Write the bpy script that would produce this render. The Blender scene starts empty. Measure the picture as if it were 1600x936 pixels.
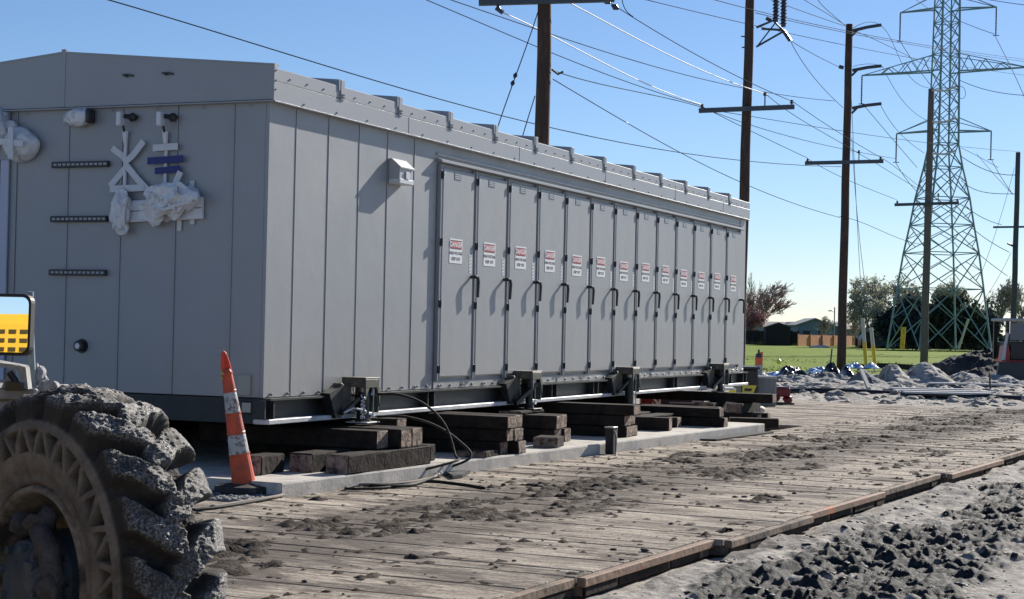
import bpy, bmesh, math, random
import numpy as np
from mathutils import Matrix, Vector
R = math.radians
scn = bpy.context.scene
col = scn.collection

# ---------------------------------------------------------------- camera, sky, sun, exposure
F, PIT, ROL, TH, H = 2666.0, .0169, .0209, .4057, 1.45
cam_d = bpy.data.cameras.new("camera"); cam = bpy.data.objects.new("camera", cam_d); col.objects.link(cam)
cam_d.sensor_width = 36; cam_d.lens = F / 1600 * 36; cam_d.clip_start = .1; cam_d.clip_end = 4000
_c, _s = math.cos(PIT), math.sin(PIT); _cr, _sr = math.cos(ROL), math.sin(ROL)
_R = Vector((1, 0, 0)); _U = Vector((0, -_s, _c)); _B = -Vector((0, _c, _s))
_r2 = _R * _cr + _U * _sr; _u2 = _U * _cr - _R * _sr
M4 = Matrix((_r2, _u2, _B)).transposed().to_4x4(); M4.translation = Vector((0, 0, H))
cam.matrix_world = M4
scn.camera = cam

SUN_AZ, SUN_EL = R(35.2), R(27.0)
world = bpy.data.worlds.new("World"); scn.world = world; world.use_nodes = True
wn = world.node_tree; wn.nodes.clear()
sky = wn.nodes.new('ShaderNodeTexSky'); sky.sky_type = 'NISHITA'; sky.sun_disc = False
sky.sun_elevation = SUN_EL; sky.sun_rotation = SUN_AZ; sky.altitude = 200
sky.air_density = .9; sky.dust_density = .1; sky.ozone_density = 6.0
bg = wn.nodes.new('ShaderNodeBackground'); bg.inputs[1].default_value = .060
wo = wn.nodes.new('ShaderNodeOutputWorld')
vm = wn.nodes.new('ShaderNodeVectorMath'); vm.operation = 'MULTIPLY'; vm.inputs[1].default_value = (1.32, 1.24, 1.24)
wn.links.new(sky.outputs[0], vm.inputs[0]); wn.links.new(vm.outputs[0], bg.inputs[0]); wn.links.new(bg.outputs[0], wo.inputs[0])
sun_d = bpy.data.lights.new("sun", 'SUN'); sun_d.energy = 5.0; sun_d.angle = R(.5); sun_d.color = (1, .94, .85)
sun = bpy.data.objects.new("sun", sun_d); col.objects.link(sun)
sd = Vector((math.sin(SUN_AZ) * math.cos(SUN_EL), math.cos(SUN_AZ) * math.cos(SUN_EL), math.sin(SUN_EL)))
sun.rotation_euler = sd.to_track_quat('Z', 'Y').to_euler(); sun.location = (20, 30, 30)
scn.view_settings.view_transform = 'Standard'; scn.view_settings.look = 'None'
scn.view_settings.exposure = 0.57; scn.view_settings.gamma = 1.0
scn.render.engine = 'CYCLES'
scn.cycles.max_bounces = 6; scn.cycles.diffuse_bounces = 3; scn.cycles.glossy_bounces = 3

# ---------------------------------------------------------------- picture -> place
def ray(px, py):
    X = px - 800; Y = 468 - py
    x = X * _cr - Y * _sr; u = X * _sr + Y * _cr
    d = (x / F, 1.0, u / F)
    return Vector((d[0], _c * d[1] - _s * d[2], _s * d[1] + _c * d[2]))
def G(px, py, z=0.):
    r = ray(px, py); return Vector((0, 0, H)) + r * ((z - H) / r.z)
def D(px, py, y):
    r = ray(px, py); return Vector((0, 0, H)) + r * (y / r.y)
S2 = Vector((math.sin(TH), math.cos(TH))); N2 = Vector((S2.y, -S2.x)); C0 = Vector((-2.206, 15.281))
def AB(a, out, z=0.):
    p = C0 + S2 * a + N2 * out; return Vector((p.x, p.y, z))
MA = R(27.2); MU = Vector((math.sin(MA), math.cos(MA))); MV = Vector((MU.y, -MU.x))
def UV(u, v, z=0.):
    p = MU * u + MV * v; return Vector((p.x, p.y, z))
ROTB = math.pi / 2 - TH; ROTM = -MA
GZ = -.13

# ---------------------------------------------------------------- noise
def _h(ix, iy, s):
    n = (ix.astype(np.int64) * 374761393 + iy.astype(np.int64) * 668265263 + s * 974634777) & 0x7fffffff
    n = ((n ^ (n >> 13)) * 1274126177) & 0x7fffffff
    return ((n ^ (n >> 16)) & 0xffff) / 65535.0
def noise(x, y, s=0):
    x = np.asarray(x, float); y = np.asarray(y, float)
    ix = np.floor(x); iy = np.floor(y); fx = x - ix; fy = y - iy
    def g(a, b):
        t = _h(ix + a, iy + b, s) * 2 * math.pi
        return np.cos(t) * (fx - a) + np.sin(t) * (fy - b)
    u = fx ** 3 * (fx * (fx * 6 - 15) + 10); v = fy ** 3 * (fy * (fy * 6 - 15) + 10)
    return ((g(0, 0) * (1 - u) + g(1, 0) * u) * (1 - v) + (g(0, 1) * (1 - u) + g(1, 1) * u) * v) * 1.5
def fbm(x, y, o=4, s=0, gain=.5):
    t = 0; a = 1
    for k in range(o):
        t = t + a * noise(x * 2 ** k + 17 * k, y * 2 ** k + 9 * k, s + k); a *= gain
    return t
def sstep(a, b, x):
    t = np.clip((x - a) / (b - a), 0, 1); return t * t * (3 - 2 * t)

# ---------------------------------------------------------------- materials
MATS = {}
def mat(name, c, rough=.6, metal=0., var=.0, vs=3., bump=0., bs=20., c2=None, c2s=2., c2t=(.55, .65), stretch=None, spec=.5, coords='Object', emit=None, rvar=0.):
    if name in MATS: return MATS[name]
    m = bpy.data.materials.new(name); m.use_nodes = True; nt = m.node_tree; n = nt.nodes; L = nt.links
    b = n['Principled BSDF']; b.inputs['Roughness'].default_value = rough; b.inputs['Metallic'].default_value = metal
    b.inputs['Specular IOR Level'].default_value = spec
    b.inputs['Base Color'].default_value = (*c, 1)
    tc = n.new('ShaderNodeTexCoord'); co = tc.outputs[coords]
    if stretch:
        mp = n.new('ShaderNodeMapping'); mp.inputs['Scale'].default_value = stretch; L.new(co, mp.inputs[0]); co = mp.outputs[0]
    colout = None
    if var > 0:
        nz = n.new('ShaderNodeTexNoise'); nz.inputs['Scale'].default_value = vs; nz.inputs['Detail'].default_value = 8; nz.inputs['Roughness'].default_value = .65
        L.new(co, nz.inputs['Vector'])
        rp = n.new('ShaderNodeMapRange'); rp.inputs[1].default_value = .3; rp.inputs[2].default_value = .7
        rp.inputs[3].default_value = 1 - var; rp.inputs[4].default_value = 1 + var; L.new(nz.outputs[0], rp.inputs[0])
        hs = n.new('ShaderNodeHueSaturation'); hs.inputs['Color'].default_value = (*c, 1); L.new(rp.outputs[0], hs.inputs['Value'])
        colout = hs.outputs[0]
    if c2:
        nz2 = n.new('ShaderNodeTexNoise'); nz2.inputs['Scale'].default_value = c2s; nz2.inputs['Detail'].default_value = 9; nz2.inputs['Roughness'].default_value = .65
        L.new(co, nz2.inputs['Vector'])
        r2 = n.new('ShaderNodeMapRange'); r2.inputs[1].default_value = c2t[0]; r2.inputs[2].default_value = c2t[1]; L.new(nz2.outputs[0], r2.inputs[0])
        mx = n.new('ShaderNodeMix'); mx.data_type = 'RGBA'; L.new(r2.outputs[0], mx.inputs[0])
        if colout: L.new(colout, mx.inputs[6])
        else: mx.inputs[6].default_value = (*c, 1)
        mx.inputs[7].default_value = (*c2, 1); colout = mx.outputs[2]
    if colout: L.new(colout, b.inputs['Base Color'])
    if rvar:
        nr = n.new('ShaderNodeTexNoise'); nr.inputs['Scale'].default_value = vs * .7; nr.inputs['Detail'].default_value = 5; L.new(co, nr.inputs['Vector'])
        rr = n.new('ShaderNodeMapRange'); rr.inputs[1].default_value = .3; rr.inputs[2].default_value = .7
        rr.inputs[3].default_value = rough - rvar; rr.inputs[4].default_value = rough + rvar; L.new(nr.outputs[0], rr.inputs[0]); L.new(rr.outputs[0], b.inputs['Roughness'])
    if bump:
        nb = n.new('ShaderNodeTexNoise'); nb.inputs['Scale'].default_value = bs; nb.inputs['Detail'].default_value = 8; nb.inputs['Roughness'].default_value = .6
        L.new(co, nb.inputs['Vector']); bp = n.new('ShaderNodeBump'); bp.inputs['Strength'].default_value = 1; bp.inputs['Distance'].default_value = bump
        L.new(nb.outputs[0], bp.inputs['Height']); L.new(bp.outputs[0], b.inputs['Normal'])
    if emit:
        b.inputs['Emission Color'].default_value = (*emit, 1); b.inputs['Emission Strength'].default_value = 1
    MATS[name] = m; return m

GREY = mat('grey_paint', (.315, .325, .335), .42, 0, .04, 1.3, .006, 1.6, rvar=.09, c2=(.40, .40, .40), c2s=3.5, c2t=(.66, .74))
GREYT = mat('grey_trim', (.33, .34, .355), .4, 0, .03, 2)
ROOFG = mat('roof_paint', (.22, .23, .25), .45, 0, .03, 2)
STEELB = mat('black_steel', (.018, .019, .021), .5, 0, .3, 6, .002, 30)
FLANGE = mat('scuffed_flange', (.5, .5, .5), .5, 0, .3, 4, .001, 30, c2=(.62, .62, .62), c2s=6)  # pale tone stands for sunlight on the black beam's flange
GALV = mat('galvanised', (.45, .47, .5), .4, .7, .15, 8)
DARKM = mat('dark_metal', (.05, .052, .055), .45, .5, .2, 10)
OLIVE = mat('olive_steel', (.085, .08, .06), .55, 0, .35, 9, .002, 40, c2=(.22, .2, .17), c2s=12)
WHITE = mat('white_plastic', (.68, .69, .72), .5, 0, .06, 8)
SHEET = mat('plastic_sheet', (.72, .73, .75), .25, 0, .10, 14, .02, 22, c2=(.5, .47, .43), c2s=12)
TAPEW = mat('white_tape', (.62, .63, .64), .55, 0, .06, 20)
TAPEB = mat('blue_tape', (.012, .022, .16), .5, 0, .1, 20)
BLACK = mat('black_rubber', (.012, .012, .013), .55)
REDS = mat('sign_red', (.55, .02, .03), .45)
SIGNW = mat('sign_white', (.78, .78, .78), .4)
INK = mat('sign_ink', (.03, .03, .035), .5)
ORANGE = mat('cone_orange', (.60, .085, .03), .5, 0, .2, 6, c2=(.28, .075, .04), c2s=9, c2t=(.48, .68))
ORANGEH = mat('cone_handle_orange', (.8, .06, .02), .35, 0, .05, 6)
BAND = mat('cone_band', (.48, .47, .45), .5, 0, .15, 12, c2=(.14, .10, .08), c2s=18, c2t=(.50, .60))
TIMBER = mat('tie_timber', (.034, .026, .021), .9, 0, .5, 6, .014, 12, spec=.2, c2=(.016, .013, .012), c2s=5, c2t=(.45, .65))
TEND = mat('tie_end', (.27, .20, .155), .95, 0, .5, 14, .02, 24, c2=(.05, .038, .03), c2s=10, c2t=(.5, .62))
CONC = mat('concrete', (.52, .485, .43), .85, 0, .18, 5, .004, 30, c2=(.33, .30, .265), c2s=3.5, c2t=(.5, .68))

def dust_base(m, z0, z1):
    nt = m.node_tree; n = nt.nodes; L = nt.links; b = n['Principled BSDF']; src = b.inputs['Base Color'].links[0].from_socket
    tc = n.new('ShaderNodeTexCoord'); sx = n.new('ShaderNodeSeparateXYZ'); L.new(tc.outputs['Object'], sx.inputs[0])
    mp = n.new('ShaderNodeMapping'); mp.inputs['Scale'].default_value = (6, 6, 1.6); L.new(tc.outputs['Object'], mp.inputs[0])
    nz = n.new('ShaderNodeTexNoise'); nz.inputs['Scale'].default_value = 1.5; nz.inputs['Detail'].default_value = 10; nz.inputs['Roughness'].default_value = .75; L.new(mp.outputs[0], nz.inputs['Vector'])
    r = n.new('ShaderNodeMapRange'); r.inputs[1].default_value = z1; r.inputs[2].default_value = z0; L.new(sx.outputs[2], r.inputs[0])
    a = n.new('ShaderNodeMath'); a.operation = 'MULTIPLY_ADD'; a.inputs[1].default_value = 1.6; a.inputs[2].default_value = -.75; L.new(nz.outputs[0], a.inputs[0])
    q = n.new('ShaderNodeMath'); q.operation = 'ADD'; L.new(a.outputs[0], q.inputs[0]); L.new(r.outputs[0], q.inputs[1])
    c = n.new('ShaderNodeMapRange'); c.inputs[1].default_value = .2; c.inputs[2].default_value = 1.25; c.inputs[4].default_value = .6; L.new(q.outputs[0], c.inputs[0])
    mx = n.new('ShaderNodeMix'); mx.data_type = 'RGBA'; L.new(c.outputs[0], mx.inputs[0]); L.new(src, mx.inputs[6]); mx.inputs[7].default_value = (.36, .33, .29, 1); L.new(mx.outputs[2], b.inputs['Base Color'])
dust_base(GREY, .75, 1.5)
def translucent(m, fac=.45):
    nt = m.node_tree; n = nt.nodes; L = nt.links; b = n['Principled BSDF']; t = n.new('ShaderNodeBsdfTranslucent'); mx = n.new('ShaderNodeMixShader'); mx.inputs[0].default_value = fac
    if b.inputs['Base Color'].links: L.new(b.inputs['Base Color'].links[0].from_socket, t.inputs[0])
    else: t.inputs[0].default_value = b.inputs['Base Color'].default_value
    L.new(b.outputs[0], mx.inputs[1]); L.new(t.outputs[0], mx.inputs[2]); L.new(mx.outputs[0], n['Material Output'].inputs[0])
# ---------------------------------------------------------------- mesh builder
class MB:
    def __init__(s): s.v = []; s.f = []; s.m = []; s.cur = 0; s.T = None
    def add(s, vs, fs):
        o = len(s.v)
        if s.T is not None: vs = [s.T @ Vector(p) for p in vs]
        s.v.extend([tuple(p) for p in vs]); s.f.extend([tuple(i + o for i in q) for q in fs]); s.m.extend([s.cur] * len(fs))
    def box(s, x0, x1, y0, y1, z0, z1, c=0.):
        if c <= 0:
            s.add([(x0, y0, z0), (x1, y0, z0), (x1, y1, z0), (x0, y1, z0), (x0, y0, z1), (x1, y0, z1), (x1, y1, z1), (x0, y1, z1)],
                  [(3, 2, 1, 0), (4, 5, 6, 7), (0, 1, 5, 4), (1, 2, 6, 5), (2, 3, 7, 6), (3, 0, 4, 7)]); return
        c = min(c, (x1 - x0) * .45, (y1 - y0) * .45, (z1 - z0) * .45)
        bm = bmesh.new(); bmesh.ops.create_cube(bm, size=1)
        for v in bm.verts: v.co = Vector(((x0 + x1) / 2 + v.co.x * (x1 - x0), (y0 + y1) / 2 + v.co.y * (y1 - y0), (z0 + z1) / 2 + v.co.z * (z1 - z0)))
        bmesh.ops.bevel(bm, geom=bm.edges[:], offset=c, segments=1, profile=.5, affect='EDGES')
        s.bm(bm)
    def bm(s, bm):
        bm.verts.ensure_lookup_table(); vs = [v.co.copy() for v in bm.verts]; fs = [[v.index for v in f.verts] for f in bm.faces]
        s.add(vs, fs); bm.free()
    def prism(s, pts, dirv):
        """polygon pts (3d list) extruded by dirv"""
        n = len(pts); d = Vector(dirv); P = [Vector(p) for p in pts]
        nrm = Vector((0, 0, 0))
        for i in range(n): nrm += P[i].cross(P[(i + 1) % n])
        vs = P + [p + d for p in P]
        fs = [tuple(range(n)), tuple(range(2 * n - 1, n - 1, -1))] + [((i + 1) % n, i, i + n, (i + 1) % n + n) for i in range(n)]
        if nrm.dot(d) > 0: fs = [f[::-1] for f in fs]
        s.add(vs, fs)
    def tube(s, pts, r, n=8, cap=True):
        P = [Vector(p) for p in pts]; rs = r if hasattr(r, '__len__') else [r] * len(P)
        vs = []; up = None
        for i, p in enumerate(P):
            t = (P[min(i + 1, len(P) - 1)] - P[max(i - 1, 0)])
            t = t.normalized() if t.length > 1e-9 else Vector((0, 0, 1))
            if up is None:
                up = Vector((0, 0, 1)) if abs(t.z) < .9 else Vector((1, 0, 0))
            a = up - t * up.dot(t)
            if a.length < 1e-4: a = t.orthogonal()
            a.normalize(); up = a; b = t.cross(a)
            for k in range(n):
                w = 2 * math.pi * k / n
                vs.append(p + (a * math.cos(w) + b * math.sin(w)) * rs[i])
        fs = []
        for i in range(len(P) - 1):
            for k in range(n):
                k2 = (k + 1) % n; fs.append((i * n + k, i * n + k2, (i + 1) * n + k2, (i + 1) * n + k))
        if cap: fs.append(tuple(range(n - 1, -1, -1))); fs.append(tuple(range((len(P) - 1) * n, len(P) * n)))
        s.add(vs, fs)
    def bar(s, a, b, w, h=None, up=(0, 0, 1)):
        a = Vector(a); b = Vector(b); t = (b - a).normalized(); u = Vector(up); u = u - t * u.dot(t)
        if u.length < 1e-4: u = t.orthogonal()
        u.normalize(); q = t.cross(u); h = h or w; q *= w / 2; u = u * h / 2
        s.add([a - q - u, a + q - u, a + q + u, a - q + u, b - q - u, b + q - u, b + q + u, b - q + u],
              [(3, 2, 1, 0), (4, 5, 6, 7), (0, 1, 5, 4), (1, 2, 6, 5), (2, 3, 7, 6), (3, 0, 4, 7)])
    def lathe(s, prof, n=24, axis='Z', o=(0, 0, 0)):
        vs = []; o = Vector(o)
        for r, z in prof:
            for k in range(n):
                w = 2 * math.pi * k / n; x, y = r * math.cos(w), r * math.sin(w)
                vs.append(o + (Vector((x, y, z)) if axis == 'Z' else Vector((z, x, y))))
        fs = []
        for i in range(len(prof) - 1):
            for k in range(n):
                k2 = (k + 1) % n; fs.append((i * n + k, i * n + k2, (i + 1) * n + k2, (i + 1) * n + k))
        s.add(vs, fs)
    def blob(s, c, rad, seed=0, amp=.25, sub=2, squash=(1, 1, 1)):
        bm = bmesh.new(); bmesh.ops.create_icosphere(bm, subdivisions=sub, radius=1)
        P = np.array([v.co[:] for v in bm.verts])
        d = 1 + amp * noise(P[:, 0] * 1.7 + seed * 3.1 + P[:, 2], P[:, 1] * 1.7 + P[:, 2] * 1.3 - seed, 5) * 1.6
        for v, k in zip(bm.verts, d): v.co = Vector(c) + Vector((v.co.x * squash[0], v.co.y * squash[1], v.co.z * squash[2])) * rad * float(k)
        s.bm(bm)
    def build(s, name, mats, parent=None, smooth=False, loc=None, rotz=None):
        me = bpy.data.meshes.new(name); me.from_pydata(s.v, [], s.f)
        mats = mats if isinstance(mats, (list, tuple)) else [mats]
        for m in mats: me.materials.append(m)
        if len(mats) > 1: me.polygons.foreach_set('material_index', s.m)
        if smooth: me.polygons.foreach_set('use_smooth', [True] * len(me.polygons))
        me.update()
        o = bpy.data.objects.new(name, me); col.objects.link(o)
        if parent: o.parent = parent
        if loc is not None: o.location = loc
        if rotz is not None: o.rotation_euler.z = rotz
        return o

def tag(o, label=None, cat=None, group=None, kind=None):
    if label: o['label'] = label
    if cat: o['category'] = cat
    if group: o['group'] = group
    if kind: o['kind'] = kind
    return o
def thing(name, label, cat, loc=(0, 0, 0), rotz=0, group=None):
    o = bpy.data.objects.new(name, None); col.objects.link(o); o.location = loc; o.rotation_euler = (0, 0, rotz); o.empty_display_size = .2
    return tag(o, label, cat, group)
def copy_tree(o, parent=None, kids=None):
    if kids is None:
        kids = {}
        for c in bpy.data.objects:
            if c.parent: kids.setdefault(c.parent.name, []).append(c)
    c = o.copy(); col.objects.link(c); c.parent = parent
    for ch in kids.get(o.name, []): copy_tree(ch, c, kids)
    return c
def grid(name, X, Y, Z, mats, parent=None, attr=None, smooth=True, keep=None, kind=None):
    nr, nc = X.shape; me = bpy.data.meshes.new(name)
    V = np.stack([X, Y, Z], -1).reshape(-1, 3)
    i = np.arange(nr * nc).reshape(nr, nc)
    Q = np.stack([i[:-1, :-1], i[:-1, 1:], i[1:, 1:], i[1:, :-1]], -1).reshape(-1, 4)
    if keep is not None:
        kf = keep.reshape(-1)[Q].any(1); Q = Q[kf]
        used = np.unique(Q); mp = -np.ones(len(V), int); mp[used] = np.arange(len(used)); V = V[used]; Q = mp[Q]
    else: used = slice(None)
    me.vertices.add(len(V)); me.vertices.foreach_set('co', V.ravel())
    me.loops.add(Q.size); me.loops.foreach_set('vertex_index', Q.ravel().astype(np.int32))
    me.polygons.add(len(Q)); me.polygons.foreach_set('loop_start', np.arange(0, Q.size, 4, dtype=np.int32))
    try: me.polygons.foreach_set('loop_total', np.full(len(Q), 4, dtype=np.int32))
    except Exception: pass
    me.polygons.foreach_set('use_smooth', np.full(len(Q), smooth))
    for m in (mats if isinstance(mats, (list, tuple)) else [mats]): me.materials.append(m)
    me.update(calc_edges=True); me.validate()
    if attr:
        for k, A in attr.items():
            a = me.attributes.new(k, 'FLOAT', 'POINT'); a.data.foreach_set('value', A.reshape(-1)[used].astype(np.float32))
    o = bpy.data.objects.new(name, me); col.objects.link(o)
    if parent: o.parent = parent
    if kind: o['kind'] = kind
    return o
def text_geo(mb, body, size, T, thick=.002, bold=.0, mi=0, align='CENTER'):
    cu = bpy.data.curves.new('t', 'FONT'); cu.body = body; cu.size = size; cu.align_x = align; cu.align_y = 'CENTER'; cu.extrude = thick; cu.offset = bold; cu.resolution_u = 2
    ob = bpy.data.objects.new('t', cu); col.objects.link(ob)
    dg = bpy.context.evaluated_depsgraph_get(); me = bpy.data.meshes.new_from_object(ob.evaluated_get(dg))
    cur = mb.cur; mb.cur = mi
    mb.add([T @ v.co for v in me.vertices], [tuple(p.vertices) for p in me.polygons]); mb.cur = cur
    bpy.data.objects.remove(ob); bpy.data.meshes.remove(me); bpy.data.curves.remove(cu)
# ================================================================ GROUND
def ground_material():
    m = bpy.data.materials.new('ground_dirt'); m.use_nodes = True; nt = m.node_tree; n = nt.nodes; L = nt.links; b = n['Principled BSDF']
    at = n.new('ShaderNodeAttribute'); at.attribute_name = 'mud'
    tc = n.new('ShaderNodeTexCoord')
    n1 = n.new('ShaderNodeTexNoise'); n1.inputs['Scale'].default_value = 9; n1.inputs['Detail'].default_value = 10; n1.inputs['Roughness'].default_value = .72; L.new(tc.outputs['Object'], n1.inputs['Vector'])
    cr = n.new('ShaderNodeValToRGB'); cr.color_ramp.elements[0].position = .33; cr.color_ramp.elements[0].color = (.18, .158, .135, 1)
    cr.color_ramp.elements[1].position = .66; cr.color_ramp.elements[1].color = (.62, .57, .50, 1); L.new(n1.outputs[0], cr.inputs[0])
    n2 = n.new('ShaderNodeTexNoise'); n2.inputs['Scale'].default_value = 14; n2.inputs['Detail'].default_value = 8; n2.inputs['Roughness'].default_value = .7; L.new(tc.outputs['Object'], n2.inputs['Vector'])
    ad = n.new('ShaderNodeMath'); ad.operation = 'MULTIPLY_ADD'; ad.inputs[1].default_value = .7; ad.inputs[2].default_value = -.35; L.new(n2.outputs[0], ad.inputs[0])
    a2 = n.new('ShaderNodeMath'); a2.operation = 'ADD'; L.new(at.outputs['Fac'], a2.inputs[0]); L.new(ad.outputs[0], a2.inputs[1])
    mr = n.new('ShaderNodeMapRange'); mr.inputs[1].default_value = .38; mr.inputs[2].default_value = .6; L.new(a2.outputs[0], mr.inputs[0])
    n3 = n.new('ShaderNodeTexNoise'); n3.inputs['Scale'].default_value = 30; n3.inputs['Detail'].default_value = 6; L.new(tc.outputs['Object'], n3.inputs['Vector'])
    c3 = n.new('ShaderNodeValToRGB'); c3.color_ramp.elements[0].position = .35; c3.color_ramp.elements[0].color = (.014, .013, .013, 1)
    c3.color_ramp.elements[1].position = .75; c3.color_ramp.elements[1].color = (.062, .06, .058, 1); b.inputs['Specular IOR Level'].default_value = .22; L.new(n3.outputs[0], c3.inputs[0])
    mx = n.new('ShaderNodeMix'); mx.data_type = 'RGBA'; L.new(mr.outputs[0], mx.inputs[0]); L.new(cr.outputs[0], mx.inputs[6]); L.new(c3.outputs[0], mx.inputs[7])
    L.new(mx.outputs[2], b.inputs['Base Color'])
    r2 = n.new('ShaderNodeMapRange'); r2.inputs[3].default_value = .9; r2.inputs[4].default_value = .72; L.new(mr.outputs[0], r2.inputs[0]); L.new(r2.outputs[0], b.inputs['Roughness'])
    nb = n.new('ShaderNodeTexNoise'); nb.inputs['Scale'].default_value = 22; nb.inputs['Detail'].default_value = 10; nb.inputs['Roughness'].default_value = .72; L.new(tc.outputs['Object'], nb.inputs['Vector'])
    bp = n.new('ShaderNodeBump'); bp.inputs['Distance'].default_value = .035; bp.inputs['Strength'].default_value = .9; L.new(nb.outputs[0], bp.inputs['Height']); L.new(bp.outputs[0], b.inputs['Normal'])
    return m
GM = ground_material()

def ground_h(x, y):
    u = MU.x * x + MU.y * y; v = MV.x * x + MV.y * y
    z = GZ + .015 * fbm(x * .9, y * .9, 5, 3)
    # churned wheel tracks running along the mats
    w = .35 * fbm(u * .35, v * .5, 3, 8)
    e = .12 * fbm(u * 1.8, v * 1.8, 3, 9)
    band = sstep(-3.92, -3.55, v + w + e) * (1 - sstep(-2.5, -2.15, v + w * .7 + e))
    band2 = sstep(-1.95, -1.6, v + w + e) * (1 - sstep(.1, .6, v + w + e)) * .9
    nearb = sstep(.02, .5, fbm(u * .55 + 3, v * .9, 3, 15) + .10) * sstep(-4.0, -3.7, v + e)
    m = np.clip(np.maximum(band, band2), 0, 1)
    m = np.clip(m * (1 - .75 * sstep(.15, .55, fbm(u * .30, v * .9 + 5, 3, 21))) + .25 * nearb, 0, 1)
    m = m * (1 - .7 * sstep(17, 26, u))
    bil = 1 - np.sqrt(fbm(u * 3.0, v * 4.4, 3, 31) ** 2 + .02) * 1.6
    cl = np.maximum(fbm(u * 3.6 + .4 * noise(u * 3, v * 3, 2), v * 5.6, 3, 41, .40), -.2)
    z = z + m * (.050 * bil - .02 + .055 * cl + .012 * fbm(u * 13, v * 15, 4, 55, .55))
    z = z + .050 * sstep(-4.15, -4.08, v) * (1 - sstep(-3.9, -3.4, v)) * (.6 + fbm(u * 1.5, v * 2, 3, 141))
    # lug prints pressed into the churned bands
    for v0, w0, ph in ((-3.25, .42, 0.), (-2.65, .3, .4), (-1.0, .5, .2)):
        q = (v - v0 + .25 * w) / w0; inb = np.clip(1 - np.abs(q) ** 4, 0, 1)
        rg = np.abs(np.sin(math.pi * (u / .27 + ph + .45 * np.abs(q) + .25 * fbm(u * 2, v * 2, 2, 151))))
        z = z + m * inb * .052 * (rg ** .7 - .6) * (.5 + .5 * sstep(-.3, .3, fbm(u * .8, v * .8, 2, 161)))
    # loose clods over the dry strip
    z = z + (1 - m) * .05 * np.maximum(fbm(x * 7, y * 7, 2, 61) - .62, 0)
    # far rough dirt
    far = sstep(33, 40, y) * (1 - sstep(62, 72, y))
    fz = fbm(x * .8, y * .8, 5, 71)
    z = z + far * (.10 * fz + .06)
    md = np.clip(m * (.62 + .3 * sstep(-.3, .35, cl + .4 * (bil - .5)) - .45 * sstep(.25, .6, fbm(u * 1.1, v * 1.4, 3, 131))) + .12, 0, 1)
    md = np.maximum(md, (1 - m) * (.30 + .28 * fbm(x * .7, y * .7, 5, 91)))
    md = np.where(y > 33, .22 + .34 * fz + .2 * fbm(x * 2.2, y * 2.2, 3, 77), md)
    # under mats and slab stay low
    um = sstep(-4.10, -4.22, v)
    um = 1 - sstep(-4.35, -4.2, v)
    um = um * (1 - sstep(-20, -16.0, -np.abs(v + 9) - 3)) if False else um
    um = um * (v > -13) * (u < 36.5) * (u > 2)
    z = np.where(um > 0, np.minimum(z, GZ - .02), z)
    return z, md
ys = np.concatenate([np.exp(np.arange(math.log(3), math.log(8.5), .007)), np.exp(np.arange(math.log(8.5), math.log(23), .0021)), np.exp(np.arange(math.log(23), math.log(78), .006))])
ts = np.concatenate([np.linspace(-.40, 0, 160)[:-1], np.linspace(0, .40, 460)])
YY, TT = np.meshgrid(ys, ts, indexing='ij'); XX = YY * TT
ZZ, MD = ground_h(XX, YY)
ed = np.minimum(sstep(.40, .385, np.abs(TT)) * 0 + (1 - sstep(.385, .40, np.abs(TT))), 1)
ed = ed * sstep(3.0, 3.1, YY) * (1 - sstep(74, 77, YY))
ZZ = ZZ * ed + (GZ - .03) * (1 - ed)
tag(grid('ground', XX, YY, ZZ, GM, attr={'mud': MD}), kind='structure')
gx, gy = np.meshgrid(np.concatenate([np.linspace(-2500, -60, 12), np.linspace(-50, 80, 60), np.linspace(100, 2500, 12)]),
                     np.concatenate([np.linspace(-200, -12, 6), np.linspace(-10, 90, 50), np.linspace(110, 3000, 14)]))
tag(grid('dirt_field', gx, gy, np.full_like(gx, GZ - .06), GM, attr={'mud': np.full_like(gx, .25)}), kind='structure')

# lawn
def grass_mat():
    m = mat('lawn_grass', (.15, .21, .014), .9, 0, .3, .35, 0, spec=.08)
    nt = m.node_tree; n = nt.nodes; L = nt.links; b = n['Principled BSDF']
    tc = n.new('ShaderNodeTexCoord'); nz = n.new('ShaderNodeTexNoise'); nz.inputs['Scale'].default_value = 3.0; nz.inputs['Detail'].default_value = 9; L.new(tc.outputs['Object'], nz.inputs['Vector'])
    bp = n.new('ShaderNodeBump'); bp.inputs['Distance'].default_value = .06; L.new(nz.outputs[0], bp.inputs['Height']); L.new(bp.outputs[0], b.inputs['Normal'])
    return m
GRASS = grass_mat()
yy = np.concatenate([np.linspace(61, 90, 60), np.linspace(92, 330, 60), np.linspace(350, 1500, 12)]); xx = np.linspace(-1, 1, 160)
gy, t = np.meshgrid(yy, xx, indexing='ij'); gx = gy * t * .9 + 10
gz = GZ + .05 + .06 * fbm(gx * .08, gy * .05, 3, 5) + .02 * fbm(gx * .7, gy * .7, 2, 6)
gy2 = gy + np.where(gy < 62, 2.5 * fbm(gx * .12, gy * 0, 3, 7), 0)
gz = np.where(gy < 61.6, GZ - .08, gz + sstep(120, 260, gy) * .5)
tag(grid('lawn', gx, gy2, gz, GRASS), 'mown green lawn stretching from the dirt to the fences', None, kind='structure')
# grass blades at the near margin and tufts over the field
rnd = np.random.RandomState(4); g = MB()
for k in range(4000):
    y = 61.5 + 45 * rnd.rand() ** 2.2; x = y * (.12 + .26 * rnd.rand()); h = .02 + .03 * rnd.rand(); w = .03 + .03 * rnd.rand()
    z = GZ + .04; dx = (rnd.rand() - .5) * .08
    g.add([(x - w, y, z), (x + w, y + .02, z), (x + dx, y, z + h)], [(0, 1, 2)])
tag(g.build('grass', GRASS), 'short grass tufts along the near edge of the lawn', 'grass', kind='stuff')

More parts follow.
